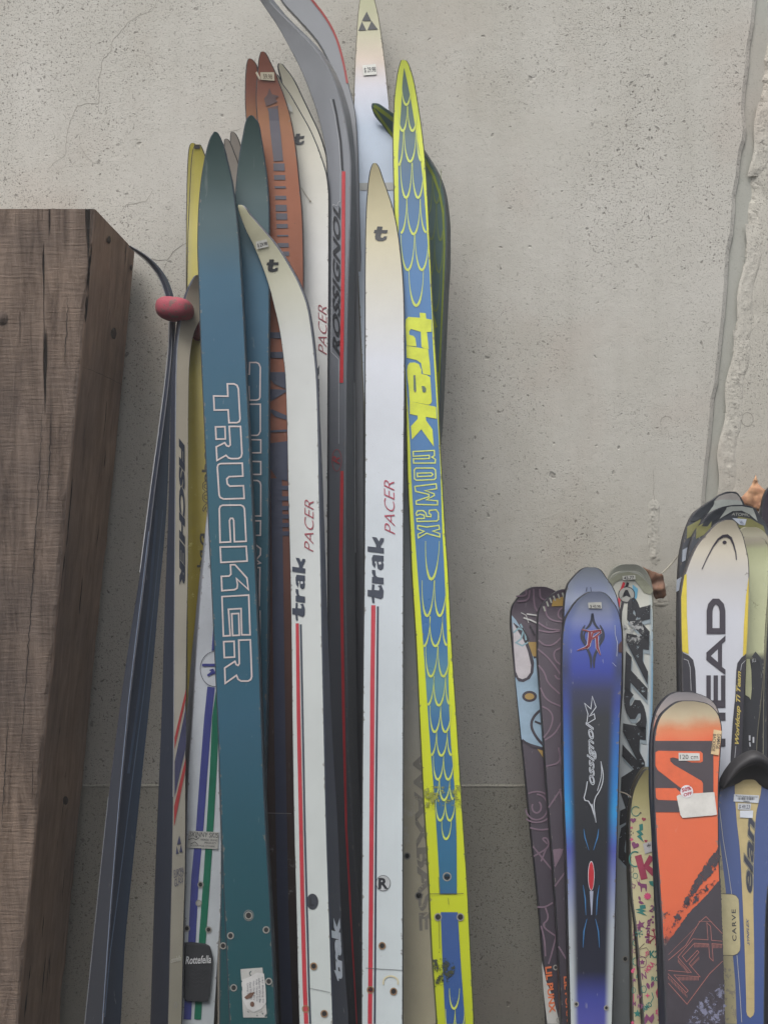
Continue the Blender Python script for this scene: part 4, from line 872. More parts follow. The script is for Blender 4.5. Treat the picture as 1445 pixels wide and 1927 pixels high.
# inner blue panel as one strip
def panel(k, rows, mat, name='blue_panel', layer=1):
    fl = pchip([r[0] for r in rows], [r[1] for r in rows]); fr = pchip([r[0] for r in rows], [r[2] for r in rows])
    y0, y1 = rows[0][0], rows[-1][0]; n = max(4, int((y1 - y0) / 9)); vs, fs, uv = [], [], []
    off = .00035 + .00025 * layer
    for i in range(n + 1):
        y = y0 + (y1 - y0) * i / n
        for f in (0, .5, 1): vs.append(k.surf(fl(y) * (1 - f) + fr(y) * f, y, off)); uv.append((f, y / 1927))
    for i in range(n):
        for j in range(2): a = i * 3 + j; fs.append((a, a + 3, a + 4, a + 1))
    return mesh_obj(name, vs, fs, mat, k.root, k.origin, uv=uv)
panel(k, [(128, 760, 760.8), (150, 757.5, 765.5), (187, 755.5, 773), (212, 754, 777), (249, 751.5, 783), (300, 749, 791), (366, 750, 798), (442, 750, 803.5), (510, 750, 808), (566, 753, 811), (590, 755, 812.5), (640, 759, 814), (737, 765.5, 820), (821, 771, 825), (900, 774, 829), (1000, 780, 832), (1068, 785, 835.5), (1209, 796, 841.5), (1370, 807, 846.5), (1500, 817, 856), (1590, 823, 859), (1683, 828, 859.5)], M_blu)
panel(k, [(1717, 829, 861), (1800, 832, 866), (1927, 838, 875)], M_blu)
d = Decal(k, 'scale_print', flat(206, 220, 96), 3)
scale(d, 764.5, 197, 8.5, 160)
for cx in (757.5, 776): scale(d, cx, 246, 8.8, 200)
scale(d, 771.5, 304, 11, 246); scale(d, 749.5, 310, 9.5, 246, a0=0); scale(d, 793, 302, 9, 246, a1=0)
for cx in (764, 786.5): scale(d, cx, 372, 10.6, 306)
scale(d, 778, 440.5, 12.5, 374); scale(d, 754, 438, 11, 374, a0=0); scale(d, 802, 437, 11, 374, a1=0)
for cx in (767, 793.5): scale(d, cx, 508, 12.5, 442)
scale(d, 783, 575, 13.5, 508, 5)
scale(d, 811.5, 1090, 13, 1018, 5, lean=.03)
for cx in (803.5, 827): scale(d, cx, 1159, 11.3, 1092, 4.5, lean=.03)
scale(d, 819, 1216, 12, 1160, lean=.03); scale(d, 797, 1216, 11, 1160, a0=0, lean=.03); scale(d, 841, 1214, 10, 1160, a1=0, lean=.03)
for cx in (810.5, 834): scale(d, cx, 1273, 11.2, 1216, lean=.03)
scale(d, 825.5, 1327.5, 11, 1273, lean=.03); scale(d, 804.5, 1326, 10.5, 1273, a0=0, lean=.03); scale(d, 846.5, 1325, 9.5, 1273, a1=0, lean=.03)
for cx in (817.7, 837.8): scale(d, cx, 1377.5, 10, 1328, lean=.03)
scale(d, 830.3, 1422, 10, 1378, lean=.03); scale(d, 811, 1421, 9, 1378, a0=0, lean=.03); scale(d, 849.5, 1421, 9, 1378, a1=0, lean=.03)
for cx in (823.7, 843): scale(d, cx, 1467, 9.6, 1422, lean=.03)
scale(d, 835.4, 1505.7, 9.6, 1467, lean=.03); scale(d, 816, 1504, 9, 1467, a0=0, lean=.03); scale(d, 853, 1504, 8, 1467, a1=0, lean=.03)
for cx in (828, 846): scale(d, cx, 1544, 9, 1506, lean=.03)
scale(d, 839, 1579, 9, 1545, lean=.03)
scale(d, 854, 1898, 9.5, 1860, lean=.03)
for cx in (846, 864): scale(d, cx, 1945, 9, 1899, lean=.03)
d.done()
# trak: yellow on blue, reading downwards
cz = lambda P: q(P, 4.516, 580, 600); cz3 = lambda P: q(P, 4.516, 560, 300)
M_yl = flat(216, 226, 56)
d = Decal(k, 'lettering', M_yl, 3)
for P in (cz3([(1036, 1302), (1088, 1306), (1092, 1352), (1138, 1362), (1138, 1465), (1098, 1466), (1114, 1612), (1072, 1606), (1052, 1592), (1046, 1464), (962, 1440), (946, 1462), (950, 1490), (985, 1500), (1000, 1520), (1010, 1590), (925, 1580), (915, 1420), (918, 1360), (940, 1338), (1040, 1345)]),
          cz([(832, 228), (1018, 258), (1032, 372), (1040, 480), (975, 466), (965, 420), (958, 375), (920, 350), (835, 330)]),
          cz([(838, 440), (845, 395), (862, 372), (905, 370), (940, 385), (960, 430), (962, 468), (1005, 478), (1035, 495), (1050, 700), (1040, 722), (1020, 730), (862, 700), (855, 600), (845, 520)]),
          cz([(862, 700), (1085, 748), (1092, 850), (998, 832), (1000, 862), (1055, 940), (1066, 1085), (960, 938), (880, 1026), (872, 912), (930, 850), (928, 822), (862, 808)])): d.poly(P)
d.done()
d = Decal(k, 'lettering_counter', M_blu, 5); d.poly(cz([(893, 480), (910, 478), (917, 615), (905, 628), (895, 600)])); d.poly(cz([(962, 570), (985, 572), (1000, 590), (1000, 618), (985, 628), (970, 618)])); d.done()
d = Decal(k, 'lettering', flat(214, 226, 110), 3)
lw = 2.2
nl = cz3 and cz
for P in (nl([(890, 1128), (1070, 1118), (1072, 1162), (1050, 1175), (1080, 1195), (1078, 1225), (895, 1226), (893, 1190), (1028, 1188), (1028, 1160), (892, 1168)]), nl([(900, 1285), (915, 1268), (1062, 1268), (1080, 1285), (1084, 1352), (1070, 1366), (918, 1372), (902, 1358)]), nl([(925, 1312), (1045, 1308), (1058, 1322), (1045, 1336), (928, 1342)]),
          nl([(905, 1424), (1086, 1402), (1090, 1444), (990, 1460), (1068, 1486), (1070, 1502), (1002, 1538), (1098, 1546), (1098, 1582), (918, 1576), (916, 1548), (1024, 1512), (1024, 1492), (912, 1466)]),
          nl([(916, 1655), (928, 1632), (975, 1630), (998, 1648), (1004, 1680), (1042, 1682), (1042, 1662), (1026, 1656), (1028, 1628), (1085, 1622), (1104, 1648), (1106, 1704), (1092, 1718), (925, 1722), (922, 1698), (985, 1696), (985, 1670), (950, 1660), (922, 1672)])): d.line(P, lw, True)
d.line(q([(960, 165), (1030, 178), (1130, 165), (1134, 195), (1080, 210), (1136, 230), (1136, 258), (1030, 228), (965, 265), (962, 235), (1010, 212), (960, 192)], 4.25, 560, 950), lw, True)
d.done()
for x, y, r in ((841, 1650, 6), (824, 1726, 5), (866, 1726, 5)): hole(k, x, y, r)
M_tape = flat(150, 156, 60, .6, .5)
Decal(k, 'tape_residue', M_tape, 4).poly([(798, 1480), (866, 1477), (869, 1515), (801, 1519)]).done()
Decal(k, 'tape_residue', flat(58, 66, 44, .8, .50), 4).poly([(814, 1806), (838, 1802), (856, 1812), (855, 1840), (838, 1852), (818, 1858)]).done()
M_pen = flat(70, 74, 60, .6)
d = Decal(k, 'pen_line', M_pen, 4); d.line([(808, 1682), (872, 1681)], 1); d.line([(825, 1650), (827, 1683)], .9); d.line([(843, 1690), (844, 1702)], .8); d.line([(825, 1720), (827, 1785)], .8); d.done()

# front white pair
M_wf2 = ski_mat('white_ski_front', [(300, (206, 194, 152)), (440, (208, 198, 160)), (540, (212, 208, 192)), (680, (212, 216, 224)), (1000, (206, 214, 220)), (1927, (202, 212, 214))], rough=.3, dirt=.07, scr=.14, coat=.3)
M_wf3 = ski_mat('white_ski_left', [(385, (208, 204, 168)), (520, (206, 204, 180)), (640, (204, 206, 202)), (1000, (200, 204, 202)), (1927, (196, 204, 202))], rough=.32, dirt=.07, scr=.14, coat=.25)
M_ch = flat(54, 62, 78)
k = Ski('cross_country_ski', 'straight white ski with red PACER lettering and an R disc, beside the fluorescent yellow ski',
    [(306, 702.5, 708), (309, 699.5, 711), (314, 697.5, 714), (333, 693.5, 720.5), (360, 690.6, 730), (395, 688.3, 741), (444, 687, 750.5), (480, 686.5, 755), (521, 686, 758.8), (588, 686, 761.5), (700, 686, 762), (1000, 685, 760), (1200, 683, 760), (1350, 681.5, 760), (1600, 680, 759.5), (1927, 679, 759)],
    ((306, .125), (1927, .203)), M_wf2, flat(58, 60, 60, .45), thick=((306, 8), (1927, 20)), curl=.035, group=GX)
tlogo(k, 717.5, 439, 1.0, 2)
Decal(k, 'lettering', flat(176, 66, 88), 1).text('PACER', (743.5, 1006), (742, 906), (723.5, 1000), bold=-.012, shear=.14, space=.96).done()
def trak(k, x0, x1, y0, y1, m):        # heavy hand-traced lettering; x0..x1 across, y0 bottom .. y1 top (reads upwards)
    X = lambda v: x0 + (x1 - x0) * v; Y = lambda u: y0 + (y1 - y0) * u
    T = [[(0, .30), (.09, .26), (.09, .02), (.19, .02), (.19, .26), (.28, .28), (.28, .44), (.20, .42), (.20, .70), (.235, .74), (.27, .62), (.285, .85), (.20, .98), (.10, .95), (.07, .80), (.09, .42), (0, .44)],
         [(.30, .98), (.30, .28), (.39, .28), (.40, .38), (.45, .28), (.50, .28), (.50, .48), (.42, .52), (.40, .62), (.40, .98)],
         [(.53, .45), (.58, .30), (.68, .27), (.73, .36), (.735, .98), (.65, .98), (.64, .92), (.60, .99), (.54, .95), (.51, .80), (.53, .62), (.64, .56), (.64, .46), (.61, .44), (.60, .52)],
         [(.77, 1), (.77, .02), (.85, .02), (.85, .53), (.885, .52), (1.0, .28), (1.0, .56), (.945, .70), (1.0, .80), (1.0, 1.0), (.965, 1.0), (.88, .82), (.85, .82), (.85, 1)]]
    d = Decal(k, 'lettering', m, 1)
    for P in T: d.poly([(X(v - (u - .5) * 0), Y(u + (1 - v) * .03)) for u, v in P])
    d.done()
    Decal(k, 'lettering_counter', k.face.data.materials[0] if False else flat(204, 208, 212), 2).poly([(X(v), Y(u)) for u, v in [(.60, .70), (.64, .66), (.645, .82), (.61, .84)]]).done()
trak(k, 691, 722.5, 1137, 1013, M_ch)
Decal(k, 'red_stripe', flat(196, 54, 68), 1).line([(702.5, 1139), (700.5, 1300), (699.5, 1500), (698, 1700), (696, 1927)], 8).done()
Decal(k, 'navy_stripe', M_ch, 1).line([(711, 1141), (709.6, 1300), (707.6, 1500), (706.5, 1700), (705, 1927)], 3.6).done()
d = Decal(k, 'disc_mark', flat(186, 190, 192), 1); d.disc(721, 1662, 13.5, 14.5); d.done()
d = Decal(k, 'lettering', flat(44, 46, 52), 2); d.text('R', (712, 1673), (730, 1673), (712, 1652), bold=.04); d.ringl(721, 1662, 13.5, 14.5, .8); d.done()
for x, y, ru in ((719, 1780, True), (697, 1863, True), (740.5, 1866, True)): hole(k, x, y, 4.6, ru)
Decal(k, 'pen_line', flat(80, 84, 86), 2).line([(688, 1822), (720, 1824), (757, 1826)], 1).done()
Decal(k, 'glue_stain', flat(208, 200, 166, .5), 2).ringl(735, 1849, 14, 12, 3, 24, 160, 380).done()
k = Ski('cross_country_ski', 'white ski curving left at its tip, with navy side and a dark L disc',
    [(385, 447.5, 456), (388, 446.6, 460), (393, 447.3, 464.5), (403, 450.5, 471), (418, 456, 484), (432, 461.5, 496), (458, 474.5, 518), (497, 491, 543), (536, 504.5, 564), (580, 516, 580), (620, 525, 586.5), (666, 531.5, 592), (711, 536, 596), (821, 539.5, 599.5), (932, 541.5, 601.5), (1068, 545, 604.5), (1209, 547.5, 607), (1350, 549, 610), (1560, 552.5, 615), (1709, 556.5, 620), (1859, 560, 625), (1927, 562, 627.5)],
    ((385, .174), (1927, .215)), M_wf3, ski_mat('navy_sidewall', [(385, (64, 68, 80)), (1000, (52, 60, 76)), (1927, (42, 48, 60))], rough=.3, dirt=.04), ang=33,
    side=[(385, 458), (403, 474), (432, 499.5), (458, 522), (497, 547), (536, 568), (580, 583.5), (666, 595.5), (821, 604), (1000, 611), (1185, 617), (1350, 623), (1560, 635), (1739, 642), (1889, 652), (1927, 655)], curl=.03, group=GX)
tlogo(k, 514.5, 499, .86, 0)
Decal(k, 'lettering', flat(160, 70, 82), 1).text('PACER', (590.5, 1039), (591, 943), (573, 1033), bold=-.012, shear=.14, space=.96).done()
trak(k, 550, 575, 1170, 1052, M_ch)
Decal(k, 'red_stripe', flat(190, 56, 66), 1).line([(560, 1173), (562.5, 1350), (567, 1560), (570, 1709), (574, 1859), (577, 1927)], [6, 7, 7.2, 7.4, 7.6, 8]).done()
Decal(k, 'navy_stripe', M_ch, 1).line([(566.5, 1175), (570, 1350), (574, 1560), (578, 1709), (582, 1859), (584.5, 1927)], 3.2).done()
Decal(k, 'disc_mark', flat(54, 58, 66), 1).disc(588.5, 1697, 11, 15).done()
Decal(k, 'lettering', flat(30, 32, 38), 2).text('L', (584, 1705), (592, 1705), (584, 1689), bold=.02).done()
Decal(k, 'lettering', flat(196, 206, 216), 2, True).text('trak', (644, 1848), (638, 1728), (627, 1846), bold=.06, shear=.05).done()
for x, y in ((591, 1818.6), (576, 1899), (611, 1908)): hole(k, x, y, 4.6, True)
Decal(k, 'pen_line', flat(120, 124, 126), 2).line([(583, 1860), (600, 1863), (622, 1868)], 1).done()
sticker(k, [(483, 455), (503, 450), (507, 464), (485, 469)], M_paper, [('$ 29.98', .1, .3, .95, .85)], M_ink)
# ------------------------------------------------------------------ short skis on the right
GA = 'short downhill skis leaning at the right'
B_k = flat(40, 40, 46, .45)
TH = 'short'
# far right dark patterned ski
k = Ski('downhill_ski', 'dark purple patterned ski cut off by the right edge of the photo',
    [(916, 1450, 1470), (922, 1443, 1490), (940, 1436, 1506), (985, 1431, 1512), (1100, 1431, 1512), (1300, 1430, 1508), (1927, 1436, 1510)], ((916, .045), (1927, .10)), ski_mat('dark_purple_ski', [(900, (62, 54, 64)), (1927, (48, 42, 50))], scr=.05, scuff=[(880, 1927, (96, 78, 92), .56)]), B_k, thick=TH, curl=.03, group=GA)
# chequered pair
M_at = ski_mat('charcoal_ski', [(900, (74, 78, 84)), (1100, (66, 70, 78)), (1927, (52, 54, 60))], rough=.35)
MW = flat(190, 196, 190, .35); MG = flat(132, 130, 78, .45); MK = flat(56, 60, 66, .4); MB = flat(168, 176, 188)
def cheq(k, x0, sh):
    for i, (y, m) in enumerate([(986, MG), (1008, None), (1030, MB), (1058, None), (1086, MB), (1112, None)]):
        if m is None: continue
        Decal(k, 'chequer_panel', m, 1).poly([(x0(y) - 3, y + 5), (x0(y) + 30 + sh, y - 9), (x0(y) + 27 + sh, y + 15), (x0(y) - 4, y + 28)]).done()
k = Ski('downhill_ski', 'chequered ski with pinkish-silver rounded tip, rear one of the pair behind the HEAD ski',
    [(925, 1370, 1382), (927.5, 1362, 1388), (932, 1352, 1392), (938, 1344, 1396), (950, 1325.5, 1402), (969, 1303, 1408), (986, 1294.5, 1411), (1009, 1287, 1412), (1029, 1282.5, 1412), (1043, 1280, 1412), (1088, 1277, 1410), (1157, 1276, 1400), (1300, 1277.5, 1390), (1500, 1282, 1390), (1927, 1290, 1400)], ((925, .05), (1927, .09)), M_at, B_k, thick=TH, curl=.02, curl_len=60, group=GA)
Decal(k, 'tip_cap', flat(196, 190, 184, .3), 1).poly([(1345, 941), (1352, 934), (1365, 929.5), (1376, 927.5), (1386, 930), (1391, 936), (1396, 948), (1380, 945), (1360, 943)]).done()
Decal(k, 'tip_trim', MW, 2).poly([(1344, 942), (1362, 940), (1385, 941), (1395, 944), (1397, 951), (1375, 951), (1355, 956), (1330, 968), (1342, 951)]).done()
Decal(k, 'tip_trim', MK, 3).poly([(1341, 942.5), (1343.5, 946), (1341, 953), (1322, 972), (1308, 981), (1298, 981), (1301, 973), (1318, 958)]).done()
cheq(k, lambda y: 1297 - (y - 980) * .2, -8)
k = Ski('downhill_ski', 'chequered ski with ATOMIC and a price sticker on its silver tip',
    [(950, 1384, 1398), (952, 1368, 1410), (955, 1357, 1418), (960, 1345, 1424), (970, 1331, 1431), (986, 1318, 1442), (1010, 1303, 1452), (1050, 1294, 1456), (1100, 1292, 1452), (1300, 1296, 1444), (1927, 1305, 1450)], ((950, .066), (1927, .108)), M_at, B_k, thick=TH, curl=.02, curl_len=60, group=GA)
Decal(k, 'tip_trim', MW, 1).poly([(1367, 955), (1375, 953), (1395, 952.5), (1416, 956.5), (1421, 968), (1425, 981), (1410, 968), (1395, 961), (1378, 962), (1362, 971), (1353, 977), (1362, 964)]).done()
Decal(k, 'tip_trim', MK, 2).poly([(1358, 954), (1367, 953.5), (1366, 958), (1357, 970), (1345, 981), (1331, 991), (1320, 990), (1324, 983), (1340, 966)]).done()
Decal(k, 'lettering', flat(196, 198, 188), 3).text('ATOMIC', (1376, 970), (1411, 972), (1376, 964.5), bold=.0, shear=.2).done()
Decal(k, 'print_panel', MG, 1).poly([(1388, 972), (1412, 976), (1436, 990), (1440, 1002), (1400, 998), (1386, 990)]).done()
cheq(k, lambda y: 1314 - (y - 980) * .16, -4)
sticker(k, [(1377, 975), (1404, 977), (1401, 988.5), (1391, 987.5)], flat(196, 204, 218, .6), [('64.95', .35, .3, .9, .9)], flat(96, 104, 130, .6))
# cream / black ski
M_cr = ski_mat('cream_black_ski', [(990, (206, 200, 168)), (1010, (216, 210, 186)), (1022, (176, 164, 150)), (1026, (196, 200, 158)), (1232, (204, 208, 164)), (1236, (44, 46, 52)), (1927, (40, 40, 46))], rough=.4, dirt=.14, scr=.3, warp=.012, scuff=[(1060, 1180, (120, 118, 92), .60), (1240, 1300, (190, 192, 158), .60)])
k = Ski('downhill_ski', 'cream ski tip with thick rounded rim behind the chipped cream and black ski',
    [(992, 1404, 1420), (995, 1396, 1430), (1003, 1385, 1441), (1016, 1382, 1448), (1060, 1380, 1452), (1200, 1385, 1444), (1320, 1390, 1438), (1927, 1392, 1436)], ((992, .072), (1927, .12)), M_cr, flat(150, 146, 122), thick=TH, curl=.02, curl_len=60, group=GA)
k = Ski('downhill_ski', 'cream ski turning black lower down with chipped paint, right of the HEAD ski',
    [(1010, 1404, 1424), (1013, 1396, 1436), (1020, 1390, 1443), (1035, 1388, 1448), (1100, 1387, 1447), (1202, 1389, 1440.5), (1254, 1391, 1439), (1321, 1391, 1433), (1411, 1390, 1425), (1600, 1390, 1424), (1927, 1394, 1428)], ((1010, .09), (1927, .137)), M_cr, flat(120, 116, 96), thick=TH, curl=.015, curl_len=60, group=GA)
d = Decal(k, 'lettering', flat(206, 208, 214), 2)
d.text('K2', (1415, 1247), (1422, 1245), (1415, 1240)); d.line([(1410, 1384), (1410, 1394)], 3); d.line([(1417, 1387), (1417, 1398)], 3); d.line([(1410, 1397), (1411, 1405)], 2.4); d.done()
Decal(k, 'chipped_patch', flat(196, 198, 156, .6), 2).poly([(1404, 1240), (1410, 1240), (1413, 1262), (1414, 1296), (1412, 1317), (1409, 1312), (1402, 1308), (1402, 1290)]).done()
Decal(k, 'print_panel', flat(60, 64, 68, .5), 2).poly([(1414, 1236), (1421, 1226), (1431, 1238), (1436, 1262), (1432, 1262), (1428, 1244), (1420, 1240)]).done()
# HEAD
M_hd = ski_mat('silver_white_weave', [(978, (208, 198, 174)), (1040, (204, 196, 178)), (1090, (196, 194, 192)), (1160, (206, 208, 216)), (1927, (188, 194, 206))], rough=.4, dirt=.05, scr=.05)
k = Ski('downhill_ski', 'silver-white ski with big HEAD lettering, yellow sides and an arch emblem on its tip',
    [(978.5, 1366, 1379), (980.5, 1359, 1383), (984, 1351, 1387), (993, 1340, 1391), (1006, 1328, 1398), (1029, 1310, 1404), (1054, 1298, 1409), (1079, 1289, 1410.3), (1100, 1283, 1410), (1123, 1280.5, 1409), (1157, 1280.5, 1407.5), (1202, 1282, 1405.7), (1240, 1283, 1404), (1334, 1285, 1399), (1402, 1287, 1396.7), (1500, 1290, 1396), (1927, 1300, 1404)], ((978, .115), (1927, .165)), M_hd, flat(74, 70, 72, .5), thick=TH, curl=.02, curl_len=60, group=GA)
M_hk = flat(62, 56, 66)
d = Decal(k, 'print_panel', flat(222, 202, 62), 1); d.poly([(1287.5, 1082), (1291.5, 1080), (1292, 1157), (1295.5, 1231), (1283.5, 1226), (1282, 1180), (1281.5, 1123)]); d.done()
d = Decal(k, 'print_panel', flat(222, 196, 66), 1); d.poly([(1408.5, 1085), (1408, 1123), (1406, 1190), (1403.5, 1230), (1397.5, 1235), (1399, 1180), (1403, 1123)]); d.done()
M_hb = flat(50, 48, 56)
d = Decal(k, 'print_panel', M_hb, 1); d.poly([(1284, 1228), (1296, 1234), (1304, 1242), (1308, 1262), (1310, 1320), (1311, 1420), (1310, 1520), (1292, 1520), (1287, 1380)]); d.done()
d = Decal(k, 'print_panel', M_hb, 1); d.poly([(1402.5, 1232), (1395, 1237), (1387, 1248), (1385, 1262), (1383, 1310), (1378, 1360), (1374, 1430), (1374, 1520), (1394, 1520), (1395, 1400), (1400, 1300)]); d.done()
d = Decal(k, 'pinstripe', flat(186, 186, 190), 2); d.line([(1286, 1240), (1294, 1243), (1298, 1256), (1300, 1300)], 1); d.line([(1402, 1243), (1395, 1250), (1393, 1262)], 1); d.line([(1384, 1404), (1382, 1426)], 1); d.done()
d = Decal(k, 'emblem', M_hk, 1); d.line([(1320.5, 1071), (1330, 1050), (1341, 1029), (1351, 1015), (1360, 1009), (1368, 1008), (1375, 1013), (1380, 1025), (1384, 1040), (1385.3, 1054)], [1.6, 2, 2.6, 3.6, 5, 5.5, 4.6, 3.2, 2.4, 2]); d.disc(1363, 1020.5, 4, 3.2); d.done()
d = Decal(k, 'lettering', M_hk, 2)
d.line([(1334.5, 1187.5), (1359, 1187.5), (1359, 1150), (1356.5, 1139), (1350, 1132), (1343, 1132), (1337, 1139), (1334.5, 1150)], 11, True)
d.poly([(1328.5, 1228), (1364.5, 1196), (1364.5, 1206), (1358, 1211.5), (1358, 1255), (1364.5, 1260), (1364.5, 1270), (1328.5, 1242)])
for x in (1328.5, 1342, 1356): d.poly([(x, 1271), (x + 8.4, 1271), (x + 8.4, 1321), (x, 1321)])
d.poly([(1328.5, 1318), (1364.5, 1318), (1364.5, 1332), (1328.5, 1332)])
d.poly([(1328.5, 1341), (1364.5, 1341), (1364.5, 1356), (1328.5, 1356)]); d.poly([(1328.5, 1390), (1364.5, 1390), (1364.5, 1405), (1328.5, 1405)]); d.poly([(1341, 1356), (1352, 1356), (1352, 1390), (1341, 1390)])
d.done()
Decal(k, 'lettering_counter', flat(200, 202, 210), 3).poly([(1337, 1234.5), (1350, 1222), (1350, 1246)]).done()
d = Decal(k, 'lettering', flat(196, 176, 92), 2); d.text('Worldcup Ti Team', (1392, 1402), (1396, 1264), (1382, 1400), bold=.03, shear=.3); d.done()

# DYNASTAR pair
M_dy = ski_mat('white_blue_ski', [(1062, (196, 198, 190)), (1120, (206, 206, 194)), (1500, (190, 200, 208)), (1640, (150, 156, 158)), (1927, (132, 138, 140))], edge=[(1062, (140, 142, 126)), (1110, (196, 200, 190)), (1260, (120, 166, 196)), (1480, (96, 150, 190)), (1650, (140, 146, 148)), (1927, (120, 126, 128))], ew=(.40, .5), rough=.36, dirt=.1, scr=.2)
M_rm = flat(138, 140, 128, .4)
k = Ski('downhill_ski', 'plain grey-rimmed ski tip rising behind the DYNASTAR ski',
    [(1062, 1174, 1194), (1064, 1164, 1203), (1071, 1153, 1213), (1084, 1146, 1222), (1100, 1140, 1227), (1130, 1136, 1229.5), (1260, 1140, 1230), (1400, 1140, 1226), (1927, 1128, 1196)], ((1062, .045), (1927, .09)), ski_mat('grey_rim', [(1062, (150, 152, 142)), (1927, (150, 154, 152))], scr=.1), M_rm, thick=TH, curl=.02, curl_len=60, group=GA)
k = Ski('downhill_ski', 'white and pale blue ski with big black scratched DYNASTAR lettering and a round emblem',
    [(1075, 1172, 1192), (1077, 1162, 1203), (1083, 1152, 1210), (1094, 1146, 1217), (1110, 1141, 1225), (1130, 1138, 1229), (1252, 1138, 1230.6), (1393, 1134, 1228), (1480, 1128, 1222), (1600, 1122, 1212), (1750, 1118, 1200), (1927, 1116, 1194)], ((1075, .064), (1927, .115)), M_dy, M_rm, thick=TH, curl=.02, curl_len=60, group=GA)
d = Decal(k, 'tip_rim', flat(160, 162, 142, .35), 1); d.line([(1146, 1104), (1153, 1093), (1165, 1085), (1182, 1082), (1198, 1087), (1209, 1098), (1217, 1109), (1226, 1115)], [8, 10, 12, 12, 13, 15, 17, 10]); d.done()
d = Decal(k, 'stripe', flat(196, 48, 62), 2); d.line([(1174, 1096), (1166, 1120), (1162, 1150)], 5); d.done()
d = Decal(k, 'stripe', flat(46, 44, 50), 2); d.line([(1181, 1096), (1174, 1120), (1168, 1150), (1166, 1190)], 5); d.done()
d = Decal(k, 'stripe', flat(104, 170, 200), 1); d.poly([(1190, 1100), (1200, 1108), (1198, 1125), (1188, 1140), (1190, 1120)]); d.done()
d = Decal(k, 'emblem', flat(52, 52, 56), 3); d.disc(1178.5, 1119, 16, 15.5); d.done()
d = Decal(k, 'emblem', flat(168, 168, 162, .3), 4); d.disc(1178.5, 1119, 14.3, 13.8); d.done()
d = Decal(k, 'emblem', flat(40, 40, 44), 5); d.poly([(1176, 1110), (1180, 1110), (1188, 1126), (1178, 1121), (1168, 1126)]); d.done()
d = Decal(k, 'lettering_shadow', flat(150, 164, 172), 2).text('DYNASTAR', (1207, 1668), (1226, 1146), (1164, 1630), bold=.06, shear=.1, space=.92); d.done()
d = Decal(k, 'lettering', flat(30, 32, 38, .45, .37), 4).text('DYNASTAR', (1205, 1660), (1224, 1138), (1162, 1622), bold=.06, shear=.1, space=.92); d.done()
Decal(k, 'scuffed_patch', flat(170, 172, 172, .6, .52), 6).poly([(1172, 1170), (1208, 1168), (1212, 1196), (1198, 1212), (1176, 1212)]).done()
sticker(k, [(1170, 1084), (1194, 1082), (1195, 1090), (1171, 1092)], M_paper, [('45.77', .1, .15, .9, .85)], M_ink, layer=7)
hole(k, 1176, 1805, 3.4)

# LIL PUNX pair
M_pu = ski_mat('dark_plum_ski', [(1100, (84, 72, 84)), (1400, (76, 66, 78)), (1700, (62, 54, 66)), (1927, (50, 46, 56))], rough=.45, dirt=.1, scr=.1, coat=.1)
M_pl = flat(128, 106, 122); M_gd = flat(176, 144, 78); M_lb = flat(156, 184, 206)
k = Ski('downhill_ski', 'plum and light blue childrens ski with white cartoon shapes, leftmost of the short skis',
    [(1104.5, 1008, 1024), (1106.5, 998, 1033), (1113, 986, 1046), (1120, 978, 1052), (1130, 970, 1056), (1143, 962.5, 1058), (1155, 960.5, 1058), (1172, 960, 1057), (1228, 964.7, 1055), (1287, 970.6, 1054), (1379, 979.5, 1052), (1480, 989.5, 1048), (1574, 999, 1050), (1656, 1008, 1052), (1762, 1018, 1056), (1915, 1028, 1066), (1927, 1028.5, 1067)], ((1104, .055), (1927, .115)), M_pu, B_k, thick=TH, curl=.02, curl_len=60, group=GA)
zz = lambda P: [(940 + x / 4.25, 1040 + y / 4.25) for x, y in P]; zb = lambda P: [(940 + x / 4.25, 1480 + y / 4.25) for x, y in P]
Decal(k, 'print_panel', M_lb, 1).poly(zz([(96, 500), (130, 540), (240, 720), (420, 820), (430, 1200), (430, 1540), (350, 1560), (250, 1530), (175, 1495), (150, 1250), (125, 1010)])).done()
d = Decal(k, 'print_outline', flat(60, 52, 64), 2); d.poly(zz([(215, 640), (275, 880), (268, 960), (240, 1010), (190, 1036), (150, 1030), (122, 990), (100, 700), (110, 560)])); d.disc(940 + 238 / 4.25, 1040 + 1150 / 4.25, 14, 10.5); d.line(zz([(270, 840), (360, 820)]), 4); d.line(cur(zz([(430, 1210), (300, 1270), (240, 1370), (290, 1480), (370, 1560)]), 3), 5); d.line(zz([(280, 1350), (400, 1400)]), 4); d.line(zz([(180, 1495), (250, 1550), (420, 1590)]), 3); d.done()
Decal(k, 'print_panel', flat(206, 200, 204), 3).poly(zz([(105, 560), (190, 700), (225, 790), (250, 900), (245, 960), (215, 1000), (180, 1012), (150, 1000), (128, 950), (112, 750)])).done()
Decal(k, 'print_panel', M_gd, 3).disc(940 + 238 / 4.25, 1040 + 1150 / 4.25, 9, 6).poly(zz([(225, 715), (400, 715), (400, 830), (265, 830)])).poly(zz([(300, 1570), (400, 1600), (400, 1680), (355, 1650)])).done()
d = Decal(k, 'brush_lettering', flat(140, 176, 188), 4); d.line(zz([(110, 640), (150, 605), (190, 620), (170, 690), (130, 720), (180, 745), (225, 715)]), 3.2); d.line(zz([(165, 570), (200, 640), (210, 700)]), 3.2); d.done()
d = Decal(k, 'brush_lettering', flat(34, 32, 40), 5); d.line(zz([(180, 600), (230, 690), (205, 720)]), 2.6); d.line(zz([(240, 580), (280, 660)]), 2.6); d.done()
d = Decal(k, 'brush_lettering', flat(206, 206, 204), 4); d.line(zz([(190, 520), (250, 540), (310, 570)]), 2.6); d.line(zz([(215, 490), (320, 505)]), 2.4); d.line(zz([(170, 480), (210, 500), (230, 560)]), 1.2); d.done()
